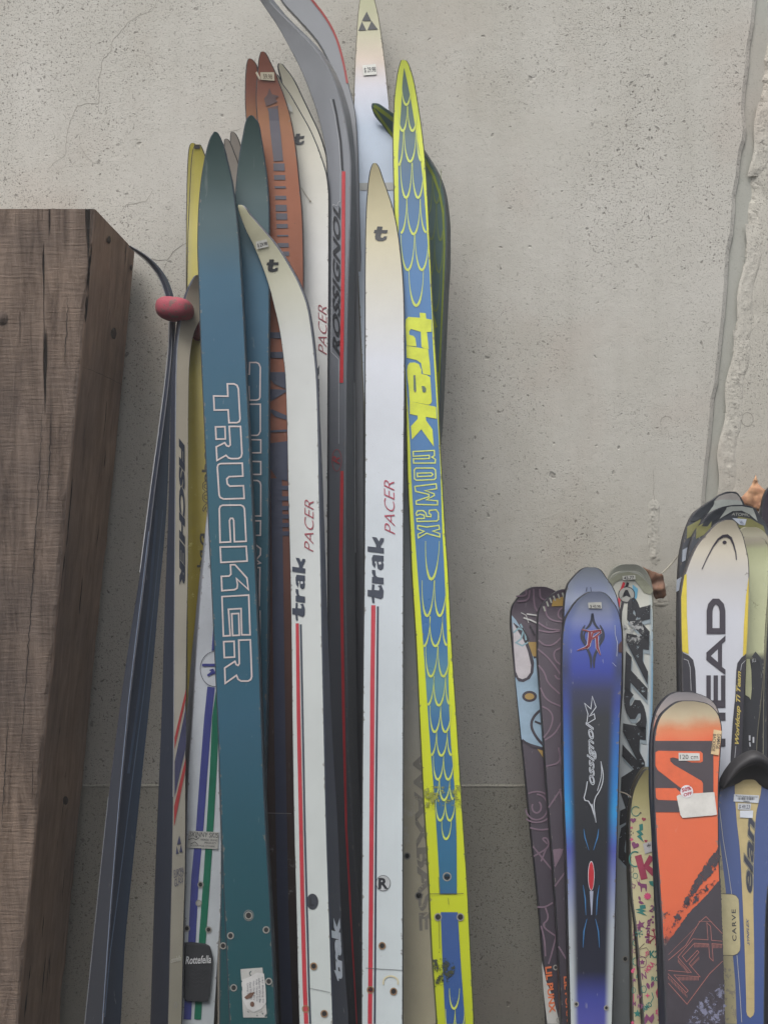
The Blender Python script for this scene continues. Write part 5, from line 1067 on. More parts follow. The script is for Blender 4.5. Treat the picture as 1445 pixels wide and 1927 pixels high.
d = Decal(k, 'line_drawing', M_pl, 2)
d.line(cur(zz([(140, 390), (230, 385), (240, 300)])), 3); d.line(cur(zz([(130, 350), (215, 345), (210, 300)])), 3); d.line(cur(zz([(270, 290), (275, 420), (300, 470)])), 3); d.line(cur(zz([(320, 290), (325, 380), (420, 375)])), 3)
for i, (rx, ry) in enumerate(((33, 29), (22, 24), (9, 11))): d.ringl(940 + 295 / 4.25, 1480 + 165 / 4.25, rx * .95, ry, 3, 26, -120 + i * 30, 130 + i * 40)
d.line(cur(zb([(240, 330), (320, 350), (400, 340)])), 3); d.line(cur(zb([(265, 480), (420, 670)])), 3); d.line(cur(zb([(270, 560), (400, 485), (380, 410), (335, 415), (380, 460)])), 3); d.line(cur(zb([(330, 600), (370, 500)])), 3)
d.line(cur(zb([(300, 965), (360, 968), (425, 930)])), 3); d.line(cur(zb([(365, 970), (395, 1060), (330, 1115), (450, 1200)])), 3); d.line(cur(zb([(330, 1115), (360, 1230), (365, 1360)])), 3); d.line(cur(zb([(450, 1200), (420, 1320), (390, 1420)])), 3); d.done()
Decal(k, 'print_panel', flat(186, 186, 182), 2).poly(zb([(335, 1390), (355, 1480), (372, 1560), (430, 1700), (480, 1900), (380, 1900), (350, 1640)])).done()
M_pt = flat(214, 112, 66)
Decal(k, 'lettering', M_pt, 3).text('LIL PUNX', (940 + 362 / 4.25, 1480 + 1445 / 4.25), (940 + 396 / 4.25, 1480 + 1815 / 4.25), (940 + 412 / 4.25, 1480 + 1438 / 4.25), bold=.035).done()
hole(k, 1045, 1821, 2.6); hole(k, 1051, 1920, 2.6)
k = Ski('downhill_ski', 'dark plum childrens ski with lilac line drawing and gold patch at its tip',
    [(1109, 1062, 1080), (1111, 1052, 1092), (1117, 1041, 1102), (1125, 1032, 1106), (1135, 1022, 1108), (1150, 1013, 1109), (1165, 1011, 1109), (1228, 1010.6, 1104), (1299, 1015, 1100), (1393, 1022, 1096), (1480, 1028, 1094), (1621, 1039, 1094), (1739, 1047, 1098), (1903, 1055, 1104), (1927, 1056, 1105)], ((1109, .078), (1927, .140)), M_pu, B_k, thick=TH, curl=.02, curl_len=60, group=GA)
Decal(k, 'print_panel', M_gd, 1).poly(zz([(425, 375), (620, 318), (680, 322), (600, 380), (575, 440), (560, 425), (415, 430)])).done()
d = Decal(k, 'print_panel', flat(176, 180, 168), 2)
for a in ((350, 430), (375, 390), (400, 362), (430, 345), (465, 330), (500, 320), (540, 312)): d.line(zz([(a[0], a[1]), (a[0] + 14, a[1] + 40)]), 3)
d.done()
sticker(k, [(1059, 1121), (1079, 1118), (1082, 1126), (1068, 1130)], flat(206, 204, 190, .6), [('45', .2, .2, .8, .8)], M_ink)
d = Decal(k, 'line_drawing', M_pl, 2)
for P in ([(365, 430), (370, 500), (420, 545), (520, 555)], [(520, 430), (470, 460), (465, 520), (530, 540)], [(310, 560), (380, 610), (480, 620)], [(310, 620), (400, 640), (480, 625)], [(310, 700), (360, 745), (430, 740), (490, 680)], [(305, 770), (400, 850), (490, 980)], [(490, 760), (430, 790), (440, 860), (490, 900)], [(310, 900), (360, 960), (380, 1040), (480, 1130)], [(440, 980), (460, 1010), (490, 1010)], [(325, 1080), (370, 1180), (490, 1230)], [(340, 1230), (400, 1260), (430, 1320), (400, 1420), (350, 1480)], [(360, 1500), (440, 1450), (490, 1360)], [(470, 1570), (490, 1680), (370, 1710)], [(470, 1560), (485, 1640), (495, 1700)]): d.line(cur(zz(P)), 2.8)
for P in ([(390, 170), (490, 20)], [(480, 20), (510, 180)], [(430, 510), (515, 500), (440, 640)], [(440, 800), (520, 690)], [(470, 1280), (530, 1380)]): d.line(cur(zb(P)), 3)
d.done()
Decal(k, 'print_panel', M_pl, 3).poly(zb([(425, 510), (512, 498), (442, 650)])).done()
Decal(k, 'lettering', M_pt, 3).text('LIL PUNX', (1060, 1838), (1066, 1924), (1068, 1837), bold=.035).done()

# blue flame pair
M_bl = ski_mat('blue_flame_ski', [(1068, (160, 168, 178)), (1105, (140, 150, 178)), (1140, (150, 158, 180)), (1195, (62, 82, 166)), (1260, (26, 48, 150)), (1300, (28, 34, 74)), (1350, (20, 24, 32)), (1600, (20, 24, 32)), (1830, (24, 28, 48)), (1880, (60, 68, 150)), (1927, (78, 80, 160))],
    edge=[(1068, (150, 158, 172)), (1125, (140, 150, 172)), (1180, (70, 90, 160)), (1260, (30, 42, 90)), (1330, (28, 54, 140)), (1480, (24, 124, 200)), (1530, (34, 146, 212)), (1600, (74, 84, 170)), (1660, (120, 132, 180)), (1750, (170, 178, 186)), (1927, (186, 194, 194))], ew=(.29, .46), rough=.3, dirt=.05, scr=.2, coat=.4, scuff=[(1290, 1420, (76, 92, 70), .70)])
k = Ski('downhill_ski', 'blue ski with pale rounded tip rising behind, rear one of the blue flame pair',
    [(1068, 1104, 1120), (1070, 1096, 1127), (1076, 1088, 1134), (1085, 1079, 1140), (1104, 1066, 1153), (1125, 1062, 1162), (1158, 1060, 1168), (1193, 1060, 1172.5), (1275, 1060, 1173), (1393, 1064, 1166), (1927, 1076, 1148)], ((1068, .085), (1927, .14)), M_bl, B_k, thick=TH, curl=.02, curl_len=60, group=GA)
Decal(k, 'emblem', flat(44, 46, 70), 1).line([(1104, 1105), (1103, 1113)], 1.2).line([(1111, 1105), (1112, 1113)], 1.2).done()
k = Ski('downhill_ski', 'glossy blue and black ski with red gothic R emblem and white script',
    [(1114, 1112, 1130), (1116, 1104, 1138), (1121, 1096, 1145), (1130, 1085, 1152), (1148, 1072, 1163), (1169, 1062, 1168.5), (1200, 1057.6, 1171.5), (1252, 1056.5, 1171.5), (1346, 1057.6, 1168), (1480, 1059.5, 1164.5), (1621, 1064.7, 1161), (1786, 1068.5, 1157), (1927, 1072, 1153)], ((1114, .112), (1927, .165)), M_bl, B_k, thick=TH, curl=.02, curl_len=60, group=GA)
Mb = flat(34, 40, 60)
d = Decal(k, 'tribal_emblem', Mb, 1)
for s in (-1, 1):
    X = lambda x: 1114.5 + s * x
    
    for Q, wm in (([(X(1), 1154), (X(1.5), 1168), (X(6), 1178), (X(14), 1185)], 4), ([(X(14), 1176), (X(21), 1190), (X(20), 1204), (X(10), 1218)], 4.5), ([(X(15), 1212), (X(6), 1228), (X(2.5), 1240), (X(3), 1258)], 4.5), ([(X(12), 1186), (X(16), 1194), (X(16), 1202), (X(11), 1210)], 2.6)):
        Q = cur(Q, 3); d.line(Q, [.7 + wm * math.sin(math.pi * i / (len(Q) - 1)) for i in range(len(Q))])
d.done()
def gothic(m, lay, wd):
    d = Decal(k, 'emblem', m, lay)
    d.line(zz([(660, 615), (720, 632), (790, 620), (812, 625)]), wd * .55); d.line(zz([(722, 632), (712, 740), (690, 762)]), wd * 1.3); d.line(zz([(722, 720), (745, 640), (800, 622), (806, 640), (740, 690)]), wd * .8); d.line(zz([(775, 670), (780, 760), (805, 820)]), [wd * 1.2, wd * 1.2, wd * .3]); d.line(zz([(700, 755), (620, 782)]), [wd, wd * .3]); d.done()
gothic(flat(176, 180, 196), 2, 5.6); gothic(flat(132, 34, 44), 3, 3.8)
M_sil = flat(200, 206, 214)
d = Decal(k, 'lettering', M_sil, 2)
d.line(zz([(740, 1150), (728, 1250), (678, 1205), (705, 1290), (695, 1370), (762, 1330), (755, 1290), (715, 1310), (735, 1285), (770, 1235)]), 1.4, True)
Z = lambda x, y: (940 + x / 4.25, 1040 + y / 4.25)
d.text('ossignol', Z(775, 1860), Z(765, 1370), Z(700, 1850), bold=.0, shear=.35, outline=1.5)
d.line(cur(zz([(808, 1670), (832, 1790), (810, 1890), (745, 1985), (770, 2155)])), 1.6); d.line(cur(zz([(770, 2155), (722, 1990), (668, 1980), (690, 1900), (700, 1830)]), 1), 1.6); d.line(cur(zz([(808, 1670), (818, 1780), (780, 1905)])), 1.2); d.line(zz([(770, 2160), (735, 2010)]), 1.6)
d.done()
d = Decal(k, 'flame_streak', flat(60, 130, 190), 2)
for s in (-1, 1):
    X = lambda x: 940 + (731 + s * x) / 4.25
    Y = lambda y: 1480 + y / 4.25
    d.line([(X(60), Y(340)), (X(50), Y(410)), (X(18), Y(510))], [.6, 2, .6]); d.line([(X(64), Y(790)), (X(48), Y(900)), (X(42), Y(1030))], [.6, 2, .6]); d.line([(X(34), Y(1060)), (X(58), Y(1160)), (X(66), Y(1290))], [.6, 2, .6])
d.done()
d = Decal(k, 'oval_mark', M_sil, 2); d.disc(1112, 1648.5, 6.2, 28); d.done()
d = Decal(k, 'oval_mark', flat(190, 34, 46), 3); d.disc(1112, 1648.5, 5.2, 26.5); d.done()
Decal(k, 'oval_mark', flat(160, 168, 190), 2).poly([(1109, 1677), (1116, 1677), (1113.4, 1722), (1112, 1722)]).done()
sticker(k, [(1106, 1134), (1131, 1133), (1132, 1145), (1107, 1144.5)], M_paper, [('$ 45.98', .12, .4, .9, .95)], M_ink)
hole(k, 1084, 1890, 2.6); hole(k, 1140.5, 1897, 2.6)
Decal(k, 'edge_chip', flat(74, 50, 48, .8), 3).poly([(1163, 1213), (1170, 1205), (1171, 1228), (1163, 1227)]).done()
d = Decal(k, 'scratch', flat(180, 186, 200), 3); d.line(zz([(920, 580), (922, 650), (940, 720), (935, 830)]), .9); d.line(zz([(900, 880), (930, 910)]), .6); d.done()

# gold doodle pair
M_go = ski_mat('gold_ski', [(1440, (150, 142, 98)), (1500, (176, 168, 120)), (1600, (190, 182, 142)), (1927, (170, 162, 128))], rough=.3, dirt=.06, scr=.05, coat=.4)
k1 = Ski('downhill_ski', 'gold childrens ski with small pink and green doodles, rear one of the doodle pair',
    [(1445, 1213, 1221), (1448, 1208, 1226), (1455, 1203, 1232), (1467, 1196, 1238), (1488, 1187.5, 1245), (1512, 1183, 1250), (1545, 1181, 1252), (1628, 1182, 1256), (1697, 1185, 1258), (1783, 1188.5, 1262), (1927, 1190.5, 1268)], ((1445, .12), (1927, .168)), M_go, flat(70, 64, 48), thick=TH, curl=.03, curl_len=90, group=GA)
k = Ski('downhill_ski', 'gold childrens ski covered in pink and green doodles with a big K',
    [(1449, 1216, 1224), (1452, 1211, 1229), (1459, 1206, 1235), (1471, 1199, 1241), (1492, 1190.5, 1248), (1514, 1186.5, 1254), (1548, 1184, 1256), (1628, 1185.5, 1262), (1687, 1188.5, 1266), (1750, 1196.5, 1272), (1840, 1204, 1279), (1927, 1211, 1286)], ((1449, .138), (1927, .186)), M_go, flat(56, 52, 44), thick=TH, curl=.03, curl_len=90, group=GA)
TE, PU, PK, MG2 = flat(20, 112, 104), flat(118, 50, 98), flat(196, 66, 112), flat(150, 40, 72)
class Icon(Decal):
    def heart(s, x, y, r, rot=0):
        c, n_ = math.cos(math.radians(rot)), math.sin(math.radians(rot))
        P = []
        for i in range(16):
            t = 2 * math.pi * i / 16; hx = 16 * math.sin(t) ** 3 / 17; hy = -(13 * math.cos(t) - 5 * math.cos(2 * t) - 2 * math.cos(3 * t) - math.cos(4 * t)) / 17
            P.append((x + r * (hx * c - hy * n_), y + r * (hx * n_ + hy * c)))
        return s.poly(P)
    def bolt(s, x, y, w_, h): return s.poly([(x + a * w_, y + b_ * h) for a, b_ in ((-.1, -.5), (.4, -.55), (.45, -.2), (.1, -.15), (.5, .05), (.15, .12), (.55, .5), (-.4, .15), (0, .05), (-.5, -.12), (-.05, -.2))])
    def star(s, x, y, r, n=5, rr=.45, rot=-90): return s.poly([(x + (r if i % 2 == 0 else r * rr) * math.cos(math.radians(rot + 180 * i / n)), y + (r if i % 2 == 0 else r * rr) * math.sin(math.radians(rot + 180 * i / n))) for i in range(2 * n)])
    def flower(s, x, y, r, n=6):
        for i in range(n): a = 2 * math.pi * i / n; s.disc(x + r * .68 * math.cos(a), y + r * .68 * math.sin(a), r * .27, r * .27, 8)
        return s
    def flake(s, x, y, r, wd=1.4):
        for i in range(6):
            a = math.pi * i / 3 + .3; X, Y = x + r * math.cos(a), y + r * math.sin(a); s.line([(x, y), (X, Y)], wd)
            for b_ in (-.6, .6): s.line([(x + .62 * r * math.cos(a), y + .62 * r * math.sin(a)), (x + .62 * r * math.cos(a) + .33 * r * math.cos(a + b_), y + .62 * r * math.sin(a) + .33 * r * math.sin(a + b_))], wd)
        return s
    def txt(s, t, x, y, w_, h, rot=0, bold=.03):
        c, n_ = math.cos(math.radians(rot)), math.sin(math.radians(rot)); return s.text(t, (x, y), (x + w_ * c, y + w_ * n_), (x + h * n_, y - h * c), bold=bold)
    def leaf(s, x, y, r, rot=0):
        c, n_ = math.cos(math.radians(rot)), math.sin(math.radians(rot)); return s.poly([(x + r * (a * c - b_ * n_), y + r * (a * n_ + b_ * c)) for a, b_ in ((-1, 0), (-.5, -.4), (.2, -.45), (1, 0), (.2, .45), (-.5, .4))])
I = Icon(k, 'doodle', TE, 1); I.ringl(1196, 1527, 8, 9, 1.6, 20, 20, 320); I.bolt(1203.5, 1569, 14, 34); I.ringl(1195, 1617, 11, 14, 2.6, 24, 70, 300); I.ringl(1195, 1648.5, 4.2, 5, 1.2); I.bolt(1205, 1714, 22, 20); I.flake(1202, 1757, 8, 1); I.txt('K2', 1222, 1803, 17, 14); I.txt('ROC', 1225, 1847, 24, 9); I.leaf(1229, 1664, 10, 30); I.leaf(1233, 1668, 8, 100); I.ringl(1211, 1862, 5, 7, 1.3, 6); I.txt('AMO', 1212, 1905, 20, 10, -38); I.line([(1226, 1868), (1229, 1878), (1224, 1888)], 1.6); I.leaf(1232, 1712, 6, 80); I.done()
I = Icon(k, 'doodle', PU, 1); I.heart(1191, 1544, 6); I.heart(1194.5, 1591, 8, 20); I.line([(1189, 1664), (1195, 1666), (1193, 1672), (1188, 1670)], 1.4)
I.poly([(1199, 1661), (1202, 1659), (1206, 1663), (1216, 1664), (1217, 1669), (1216, 1678), (1214.5, 1678), (1213, 1671), (1208, 1671), (1207, 1679), (1205.5, 1679), (1204, 1668), (1200, 1666)]); I.line([(1200, 1662), (1197, 1656)], .9); I.line([(1202, 1661), (1203, 1655)], .9)
I.leaf(1203, 1691, 5, 70); I.leaf(1206, 1699, 6, 20); I.star(1205, 1741, 10, 5, .4, 180); I.leaf(1202, 1748, 6, 60); I.txt('aloha', 1221, 1776, 46, 9, -86, .04); I.flower(1231, 1731, 9); I.flower(1232, 1711, 5, 5); I.txt('2', 1220, 1715, 8, 13, 20); I.ringl(1208, 1811, 8, 10, 1); I.star(1208, 1811, 6, 5, .5); I.txt('N', 1208, 1844, 9, 13, -10); I.leaf(1219, 1856, 7, 70); I.leaf(1227, 1853, 7, 110); I.disc(1241, 1835, 3.5, 4); I.poly([(1212, 1917), (1216, 1908), (1222, 1915), (1229, 1907), (1231, 1916), (1226, 1927), (1219, 1920), (1213, 1930)]); I.txt('2', 1237, 1896, 8, 10, 15); I.txt('KK', 1199, 1898, 13, 9, 5); I.txt('W', 1196, 1880, 10, 9, 10); I.disc(1236, 1827, 2); I.done()
I = Icon(k, 'doodle', MG2, 1); I.line([(1200, 1610), (1207, 1635), (1212, 1655)], 13); I.line([(1226, 1612), (1215, 1630), (1231, 1645)], [11, 9, 12]); I.heart(1211, 1542, 4.4, 10); I.flake(1232, 1764, 17, 2); I.leaf(1238, 1679, 6, 60); I.poly([(1233, 1868), (1237, 1859), (1245, 1855), (1253, 1859), (1256, 1868), (1253, 1878), (1245, 1882), (1236, 1878)]); I.leaf(1245, 1920, 9, 0); I.heart(1215, 1583, 3.4); I.done()
Decal(k, 'doodle', flat(196, 186, 160), 2).ringl(1244.5, 1868, 6, 8, 1.3).line([(1241, 1864), (1242, 1873)], 1.3).ringl(1247, 1868, 2.6, 4, 1.2, 12).done()
I = Icon(k, 'doodle', PK, 1); I.star(1218, 1687, 7.5, 10, .7); I.star(1188, 1558, 3.4, 4, .5, 45); I.star(1188, 1580, 4, 4, .6); I.txt('HOLA', 1219, 1832, 22, 10, -52, .04); I.star(1218, 1874, 5.5, 4, .35); I.flower(1240, 1905, 8, 7); I.star(1193, 1824, 3, 4, .6); I.line([(1214, 1800), (1217, 1790), (1222, 1798), (1214, 1793), (1222, 1791), (1215, 1800)], 1); I.done()
I = Icon(k, 'doodle', flat(78, 62, 58), 1); I.flower(1187.5, 1568, 5, 4); I.ringl(1188, 1637, 4, 5, .8); I.ringl(1237, 1694, 7, 8, 1.2); I.disc(1205, 1530, 1.6); I.line([(1200, 1788), (1212, 1776)], 1.2); I.ringl(1212, 1793, 11, 10, .8, 5); I.line([(1233, 1818), (1240, 1806), (1245, 1812), (1249, 1802)], 1); I.done()
sticker(k, [(1209, 1588), (1229, 1582), (1231, 1601), (1213, 1607)], flat(172, 170, 172, .6), [('*', .3, .1, .7, .5)], flat(60, 58, 60), name='round_sticker', layer=4)
I = Icon(k1, 'doodle', PU, 1); I.txt('HP', 1196.5, 1770, 22, 6, -88, .04); I.flower(1193, 1790, 5, 5); I.star(1193, 1845, 5, 5, .4); I.leaf(1192, 1735, 3, 50); I.txt('M', 1190, 1894, 6, 9); I.leaf(1191, 1700, 4, 70); I.done()
I = Icon(k1, 'doodle', TE, 1); I.ringl(1195, 1810, 4.5, 7, 1.5, 16, 0, 300); I.ringl(1194, 1775, 3.5, 5, 1.4); I.star(1199, 1908, 8, 5, .45); I.ringl(1192, 1864, 3, 5, 1.2); I.bolt(1198, 1838, 6, 10); I.done()
I = Icon(k1, 'doodle', PK, 1); I.disc(1190, 1828, 3, 4); I.star(1190, 1925, 4, 5, .5); I.line([(1192, 1871), (1192, 1886)], 1.6); I.done()

# orange pair
M_og = ski_mat('orange_black_ski', [(1303, (226, 216, 188)), (1345, (228, 212, 178)), (1368, (218, 128, 82)), (1392, (220, 98, 50)), (1700, (216, 94, 48)), (1760, (204, 84, 44)), (1772, (60, 54, 62)), (1860, (54, 52, 62)), (1927, (58, 56, 70))], rough=.36, dirt=.06, scr=.06, warp=.03)
M_og2 = ski_mat('orange_rear_ski', [(1303, (196, 192, 196)), (1345, (190, 176, 170)), (1372, (200, 110, 78)), (1378, (52, 46, 52)), (1927, (46, 44, 50))], rough=.36, dirt=.06, scr=.06)
k = Ski('downhill_ski', 'orange-tipped ski mostly hidden, rear one of the orange pair',
    [(1303, 1276, 1294), (1304.5, 1267, 1306), (1309, 1258, 1322), (1317, 1249, 1338), (1330, 1239, 1349), (1345, 1232, 1354), (1370, 1227, 1357), (1414, 1224, 1353), (1481, 1224.5, 1349), (1582, 1230.5, 1349), (1700, 1236, 1352), (1800, 1241, 1355), (1927, 1246, 1359)], ((1303, .200), (1927, .235)), M_og2, B_k, thick=TH, curl=.02, curl_len=60, group=GA)
k = Ski('downhill_ski', 'orange ski with dark S logo, 120 cm label, 50% OFF sticker and torn white label',
    [(1320, 1286, 1302), (1321.5, 1276, 1318), (1325, 1268, 1332), (1333, 1257, 1343), (1350, 1241, 1354.5), (1374, 1233, 1358.8), (1390, 1231, 1358.5), (1414, 1230.5, 1356.5), (1498, 1231, 1352.5), (1582, 1234, 1353), (1649, 1239, 1355), (1783, 1247, 1360.7), (1927, 1252.5, 1365)], ((1320, .216), (1927, .252)), M_og, B_k, thick=TH, curl=.02, curl_len=60, group=GA)
zc = lambda P: [(1150 + x / 2.98, 1280 + y / 2.98) for x, y in P]
M_dk = flat(64, 54, 60); M_on = flat(220, 96, 50)
Decal(k, 'print_panel', M_dk, 1).poly(zc([(246, 341), (572, 341), (572, 742), (246, 740)])).done()
Decal(k, 'logo', M_on, 2).poly(zc([(247, 405), (262, 396), (500, 400), (512, 412), (512, 455), (500, 462), (450, 462), (345, 433), (328, 438), (330, 455), (350, 475), (505, 565), (513, 580), (513, 650), (495, 655), (470, 678), (262, 672), (250, 660), (247, 606), (362, 606), (385, 628), (395, 610), (260, 505), (247, 480)])).done()
# torn-edged black slash and black lower field, printed on the sheet
def jag(P, amp, seed, step=3.0):
    out = []
    for (x0, y0), (x1, y1) in zip(P, P[1:] + P[:1]):
        m = max(1, int(math.hypot(x1 - x0, y1 - y0) / step))
        for q_ in range(m):
            t = q_ / m; x = x0 + (x1 - x0) * t; y = y0 + (y1 - y0) * t
            out.append((x + amp * noise.noise(Vector((x * .35, y * .35, seed))), y + amp * noise.noise(Vector((x * .35, y * .35, seed + 7)))))
    return out
M_bp = flat(56, 50, 58)
Decal(k, 'print_panel', M_bp, 1).poly(jag(zc([(612, 1112), (540, 1200), (430, 1310), (310, 1480), (300, 1500), (300, 1600), (306, 1760), (314, 1927), (600, 1927), (636, 1927), (632, 1700), (622, 1400)]), 2.0, 3)).done()
Decal(k, 'print_splatter', flat(60, 50, 58, .5, .40), 2).poly(jag(zc([(600, 935), (606, 1010), (560, 1090), (500, 1150), (420, 1260), (400, 1250), (440, 1180), (480, 1100), (545, 1010)]), 5, 8)).done()
Decal(k, 'print_splatter', flat(60, 50, 58, .5, .52), 2).poly(jag(zc([(606, 1110), (520, 1200), (400, 1320), (300, 1470), (298, 1420), (380, 1280), (480, 1180)]), 5, 12)).done()
Decal(k, 'print_splatter', flat(60, 50, 58, .5, .54), 2).poly(jag(zc([(290, 1310), (330, 1290), (320, 1340), (292, 1390)]), 4, 17)).done()
Decal(k, 'print_splatter', flat(120, 122, 146, .4, .50), 2).poly(jag(zc([(634, 1700), (500, 1800), (420, 1927), (636, 1927)]), 8, 21)).done()
zn = lambda P: [(1230 + x / 6.716, 1640 + y / 6.716) for x, y in P]
d = Decal(k, 'line_emblem', flat(176, 112, 104), 4)
for P in ([(862, 785), (655, 568), (570, 640), (400, 930), (180, 1120)], [(180, 1250), (470, 1275), (300, 1080), (490, 850), (680, 862), (665, 645), (712, 690), (725, 868), (862, 880)], [(862, 920), (730, 910), (745, 1130), (700, 1085), (688, 915), (510, 905), (355, 1070), (410, 1140), (545, 995), (565, 1020), (440, 1165), (580, 1330), (250, 1305), (430, 1505), (405, 1530), (175, 1290)], [(180, 1410), (415, 1675), (700, 1290), (866, 1130)]): d.line(zn(P), 1.0)
d.line(zn([(560, 628), (730, 632)]), .6); d.line(zn([(180, 1050), (540, 690)]), .5)
for i in range(16): d.line(zn([(302 + i * 17, 1330), (304 + i * 17, 1375)]), .8)
for i in range(11): d.line(zn([(510 + i * 16, 915), (512 + i * 16, 958)]), .8)
for i in range(7): d.line(zn([(748 + i * 17, 920), (750 + i * 17, 968)]), .8)
for i in range(9): d.line(zn([(305 + i * 15, 1110 + i * 17), (306 + i * 15, 1150 + i * 17)]), .8)
for i in range(14): d.line(zn([(178 + i * 18, 1320 + i * 18), (180 + i * 18, 1358 + i * 18)]), .8)
for i in range(8): d.line(zn([(465 + i * 14, 1175 - i * 14), (466 + i * 14, 1210 - i * 14)]), .8)
d.done()
sticker(k, zc([(375, 407), (492, 409), (494, 450), (376, 451)]), flat(204, 204, 200, .6), [('120 cm', .06, .22, .92, .8)], flat(50, 50, 52), name='length_label', layer=5, bold=.0)
o = sticker(k, zc([(572, 276), (617, 284), (600, 421), (556, 413)]), flat(214, 186, 140, .6), [], None, name='damage_label', layer=5)
Decal(k, 'lettering', flat(50, 42, 40), 6, parent=o).text('DAMAGE', zc([(592, 300)])[0], zc([(584, 384)])[0], zc([(612, 302)])[0], bold=.01).text('BACKSIDE', zc([(568, 300)])[0], zc([(560, 396)])[0], zc([(586, 303)])[0], bold=.01).done()
lb = Decal(k, 'torn_label', flat(208, 206, 200, .6), 5).poly(zc([(364, 650), (380, 640), (395, 645), (400, 638), (575, 627), (590, 750), (588, 754), (560, 758), (397, 772), (385, 755)])).done()
lb = Decal(k, 'discount_sticker', flat(222, 218, 222, .5), 7).disc(1150 + 420 / 2.98, 1280 + 623 / 2.98, 12, 12, 26).done()
Decal(k, 'lettering', flat(176, 34, 62), 8, parent=lb).text('50%', zc([(394, 628)])[0], zc([(446, 612)])[0], zc([(390, 606)])[0], bold=.03).text('OFF', zc([(403, 652)])[0], zc([(450, 640)])[0], zc([(400, 634)])[0], bold=.03).done()

# elan with black bumper
M_el = ski_mat('royal_blue_ski', [(1400, (62, 80, 130)), (1927, (54, 78, 136))], rough=.35, dirt=.04, scr=.05, coat=.3)
k = Ski('downhill_ski', 'royal blue ski with beige centre stripe, elan and CARVE lettering, at the lower right',
    [(1428, 1398, 1432), (1436, 1384, 1446), (1450, 1370, 1464), (1470, 1358, 1478), (1490, 1353, 1484), (1520, 1349, 1483), (1582, 1348, 1470), (1640, 1349, 1452), (1685, 1350, 1444.5), (1750, 1352, 1441), (1820, 1356, 1440), (1927, 1362, 1438.5)], ((1428, .205), (1927, .222)), M_el, flat(60, 70, 84), thick=TH, curl=.02, curl_len=60, group=GA)
M_be = flat(188, 170, 120); M_be2 = ski_mat('beige_weave', [(1400, (158, 150, 114)), (1927, (150, 144, 110))], dirt=.1, scr=.1)
panel(k, [(1466, 1383, 1431), (1481, 1382, 1432), (1535, 1385, 1422), (1599, 1391.6, 1418), (1700, 1397, 1417), (1783, 1400.5, 1418.5), (1880, 1403.5, 1419)], M_be, 'centre_stripe', 1)
Decal(k, 'centre_stripe', M_be, 1).poly([(1403.5, 1879), (1419, 1879), (1419, 1904), (1417, 1911), (1411, 1916), (1405.5, 1911), (1403.7, 1904)]).done()
Decal(k, 'side_panel', M_be2, 1).poly([(1354, 1580), (1361, 1640), (1365.5, 1680), (1372, 1745), (1379, 1804), (1383, 1850), (1386, 1927), (1362, 1927), (1353, 1700)]).done()
Decal(k, 'pinstripe', flat(186, 184, 170), 2).line([(1353, 1520), (1360, 1580), (1370, 1640), (1376, 1683)], 1).line([(1386, 1798), (1391, 1860), (1395, 1924)], 1).done()
tabp = [(1356, 1682.5), (1377, 1683.5), (1384, 1686), (1388.5, 1692), (1389.5, 1700), (1392, 1780), (1391, 1789), (1386, 1795), (1379, 1797.5), (1360, 1797)]
Decal(k, 'side_tab', flat(74, 72, 62), 2).poly([(1372 + (x - 1372) * 1.04 - .2, 1740 + (y - 1740) * 1.02) for x, y in tabp]).done()
Decal(k, 'side_tab', flat(186, 176, 134), 3).poly(tabp).done()
Decal(k, 'lettering', flat(54, 54, 56), 4).text('CARVE', (1385, 1771), (1383.5, 1711), (1377, 1771), bold=.02, space=1.25).done()
d = Decal(k, 'lettering', flat(46, 52, 70), 3); d.text('elan', (1414.5, 1680), (1420, 1538), (1397, 1680), bold=.02, shear=.35); d.done()
d = Decal(k, 'lettering', flat(130, 126, 104), 2); d.text('elan', (1416, 1682), (1421.5, 1536), (1395.5, 1682), bold=.06, shear=.35); d.done()
Decal(k, 'lettering', flat(66, 84, 130), 3).text('SYNFLEX', (1410, 1779), (1408, 1729), (1405, 1778), bold=.01, shear=.3).done()
o = sticker(k, [(1380, 1494.5), (1427, 1496.5), (1426, 1511), (1379, 1508)], flat(200, 206, 214, .5), [('Resale Sports Exchange', .08, .1, .95, .32), ('358892', .38, .78, .64, .95)], flat(40, 42, 52), name='barcode_label', layer=5)
d = Decal(k, 'barcode', flat(40, 42, 52), 6, parent=o)
xx = 1387.0; rr = random.Random(3)
while xx < 1419: wd = rr.choice((.5, .8, 1.2)); d.poly([(xx, 1500), (xx + wd, 1500), (xx + wd, 1505), (xx, 1505)]); xx += wd + rr.choice((.5, .8, 1.1))
d.done()
sticker(k, [(1388, 1511.5), (1412, 1512), (1411, 1524), (1387, 1523)], flat(190, 194, 200, .6), [('$ 49.23', .08, .2, .92, .9)], flat(90, 92, 104, .6), layer=5)
Decal(k, 'price_tag', flat(206, 212, 222, .6), 6).poly([(1391, 1525), (1416, 1525), (1415, 1539), (1391, 1538)]).done()
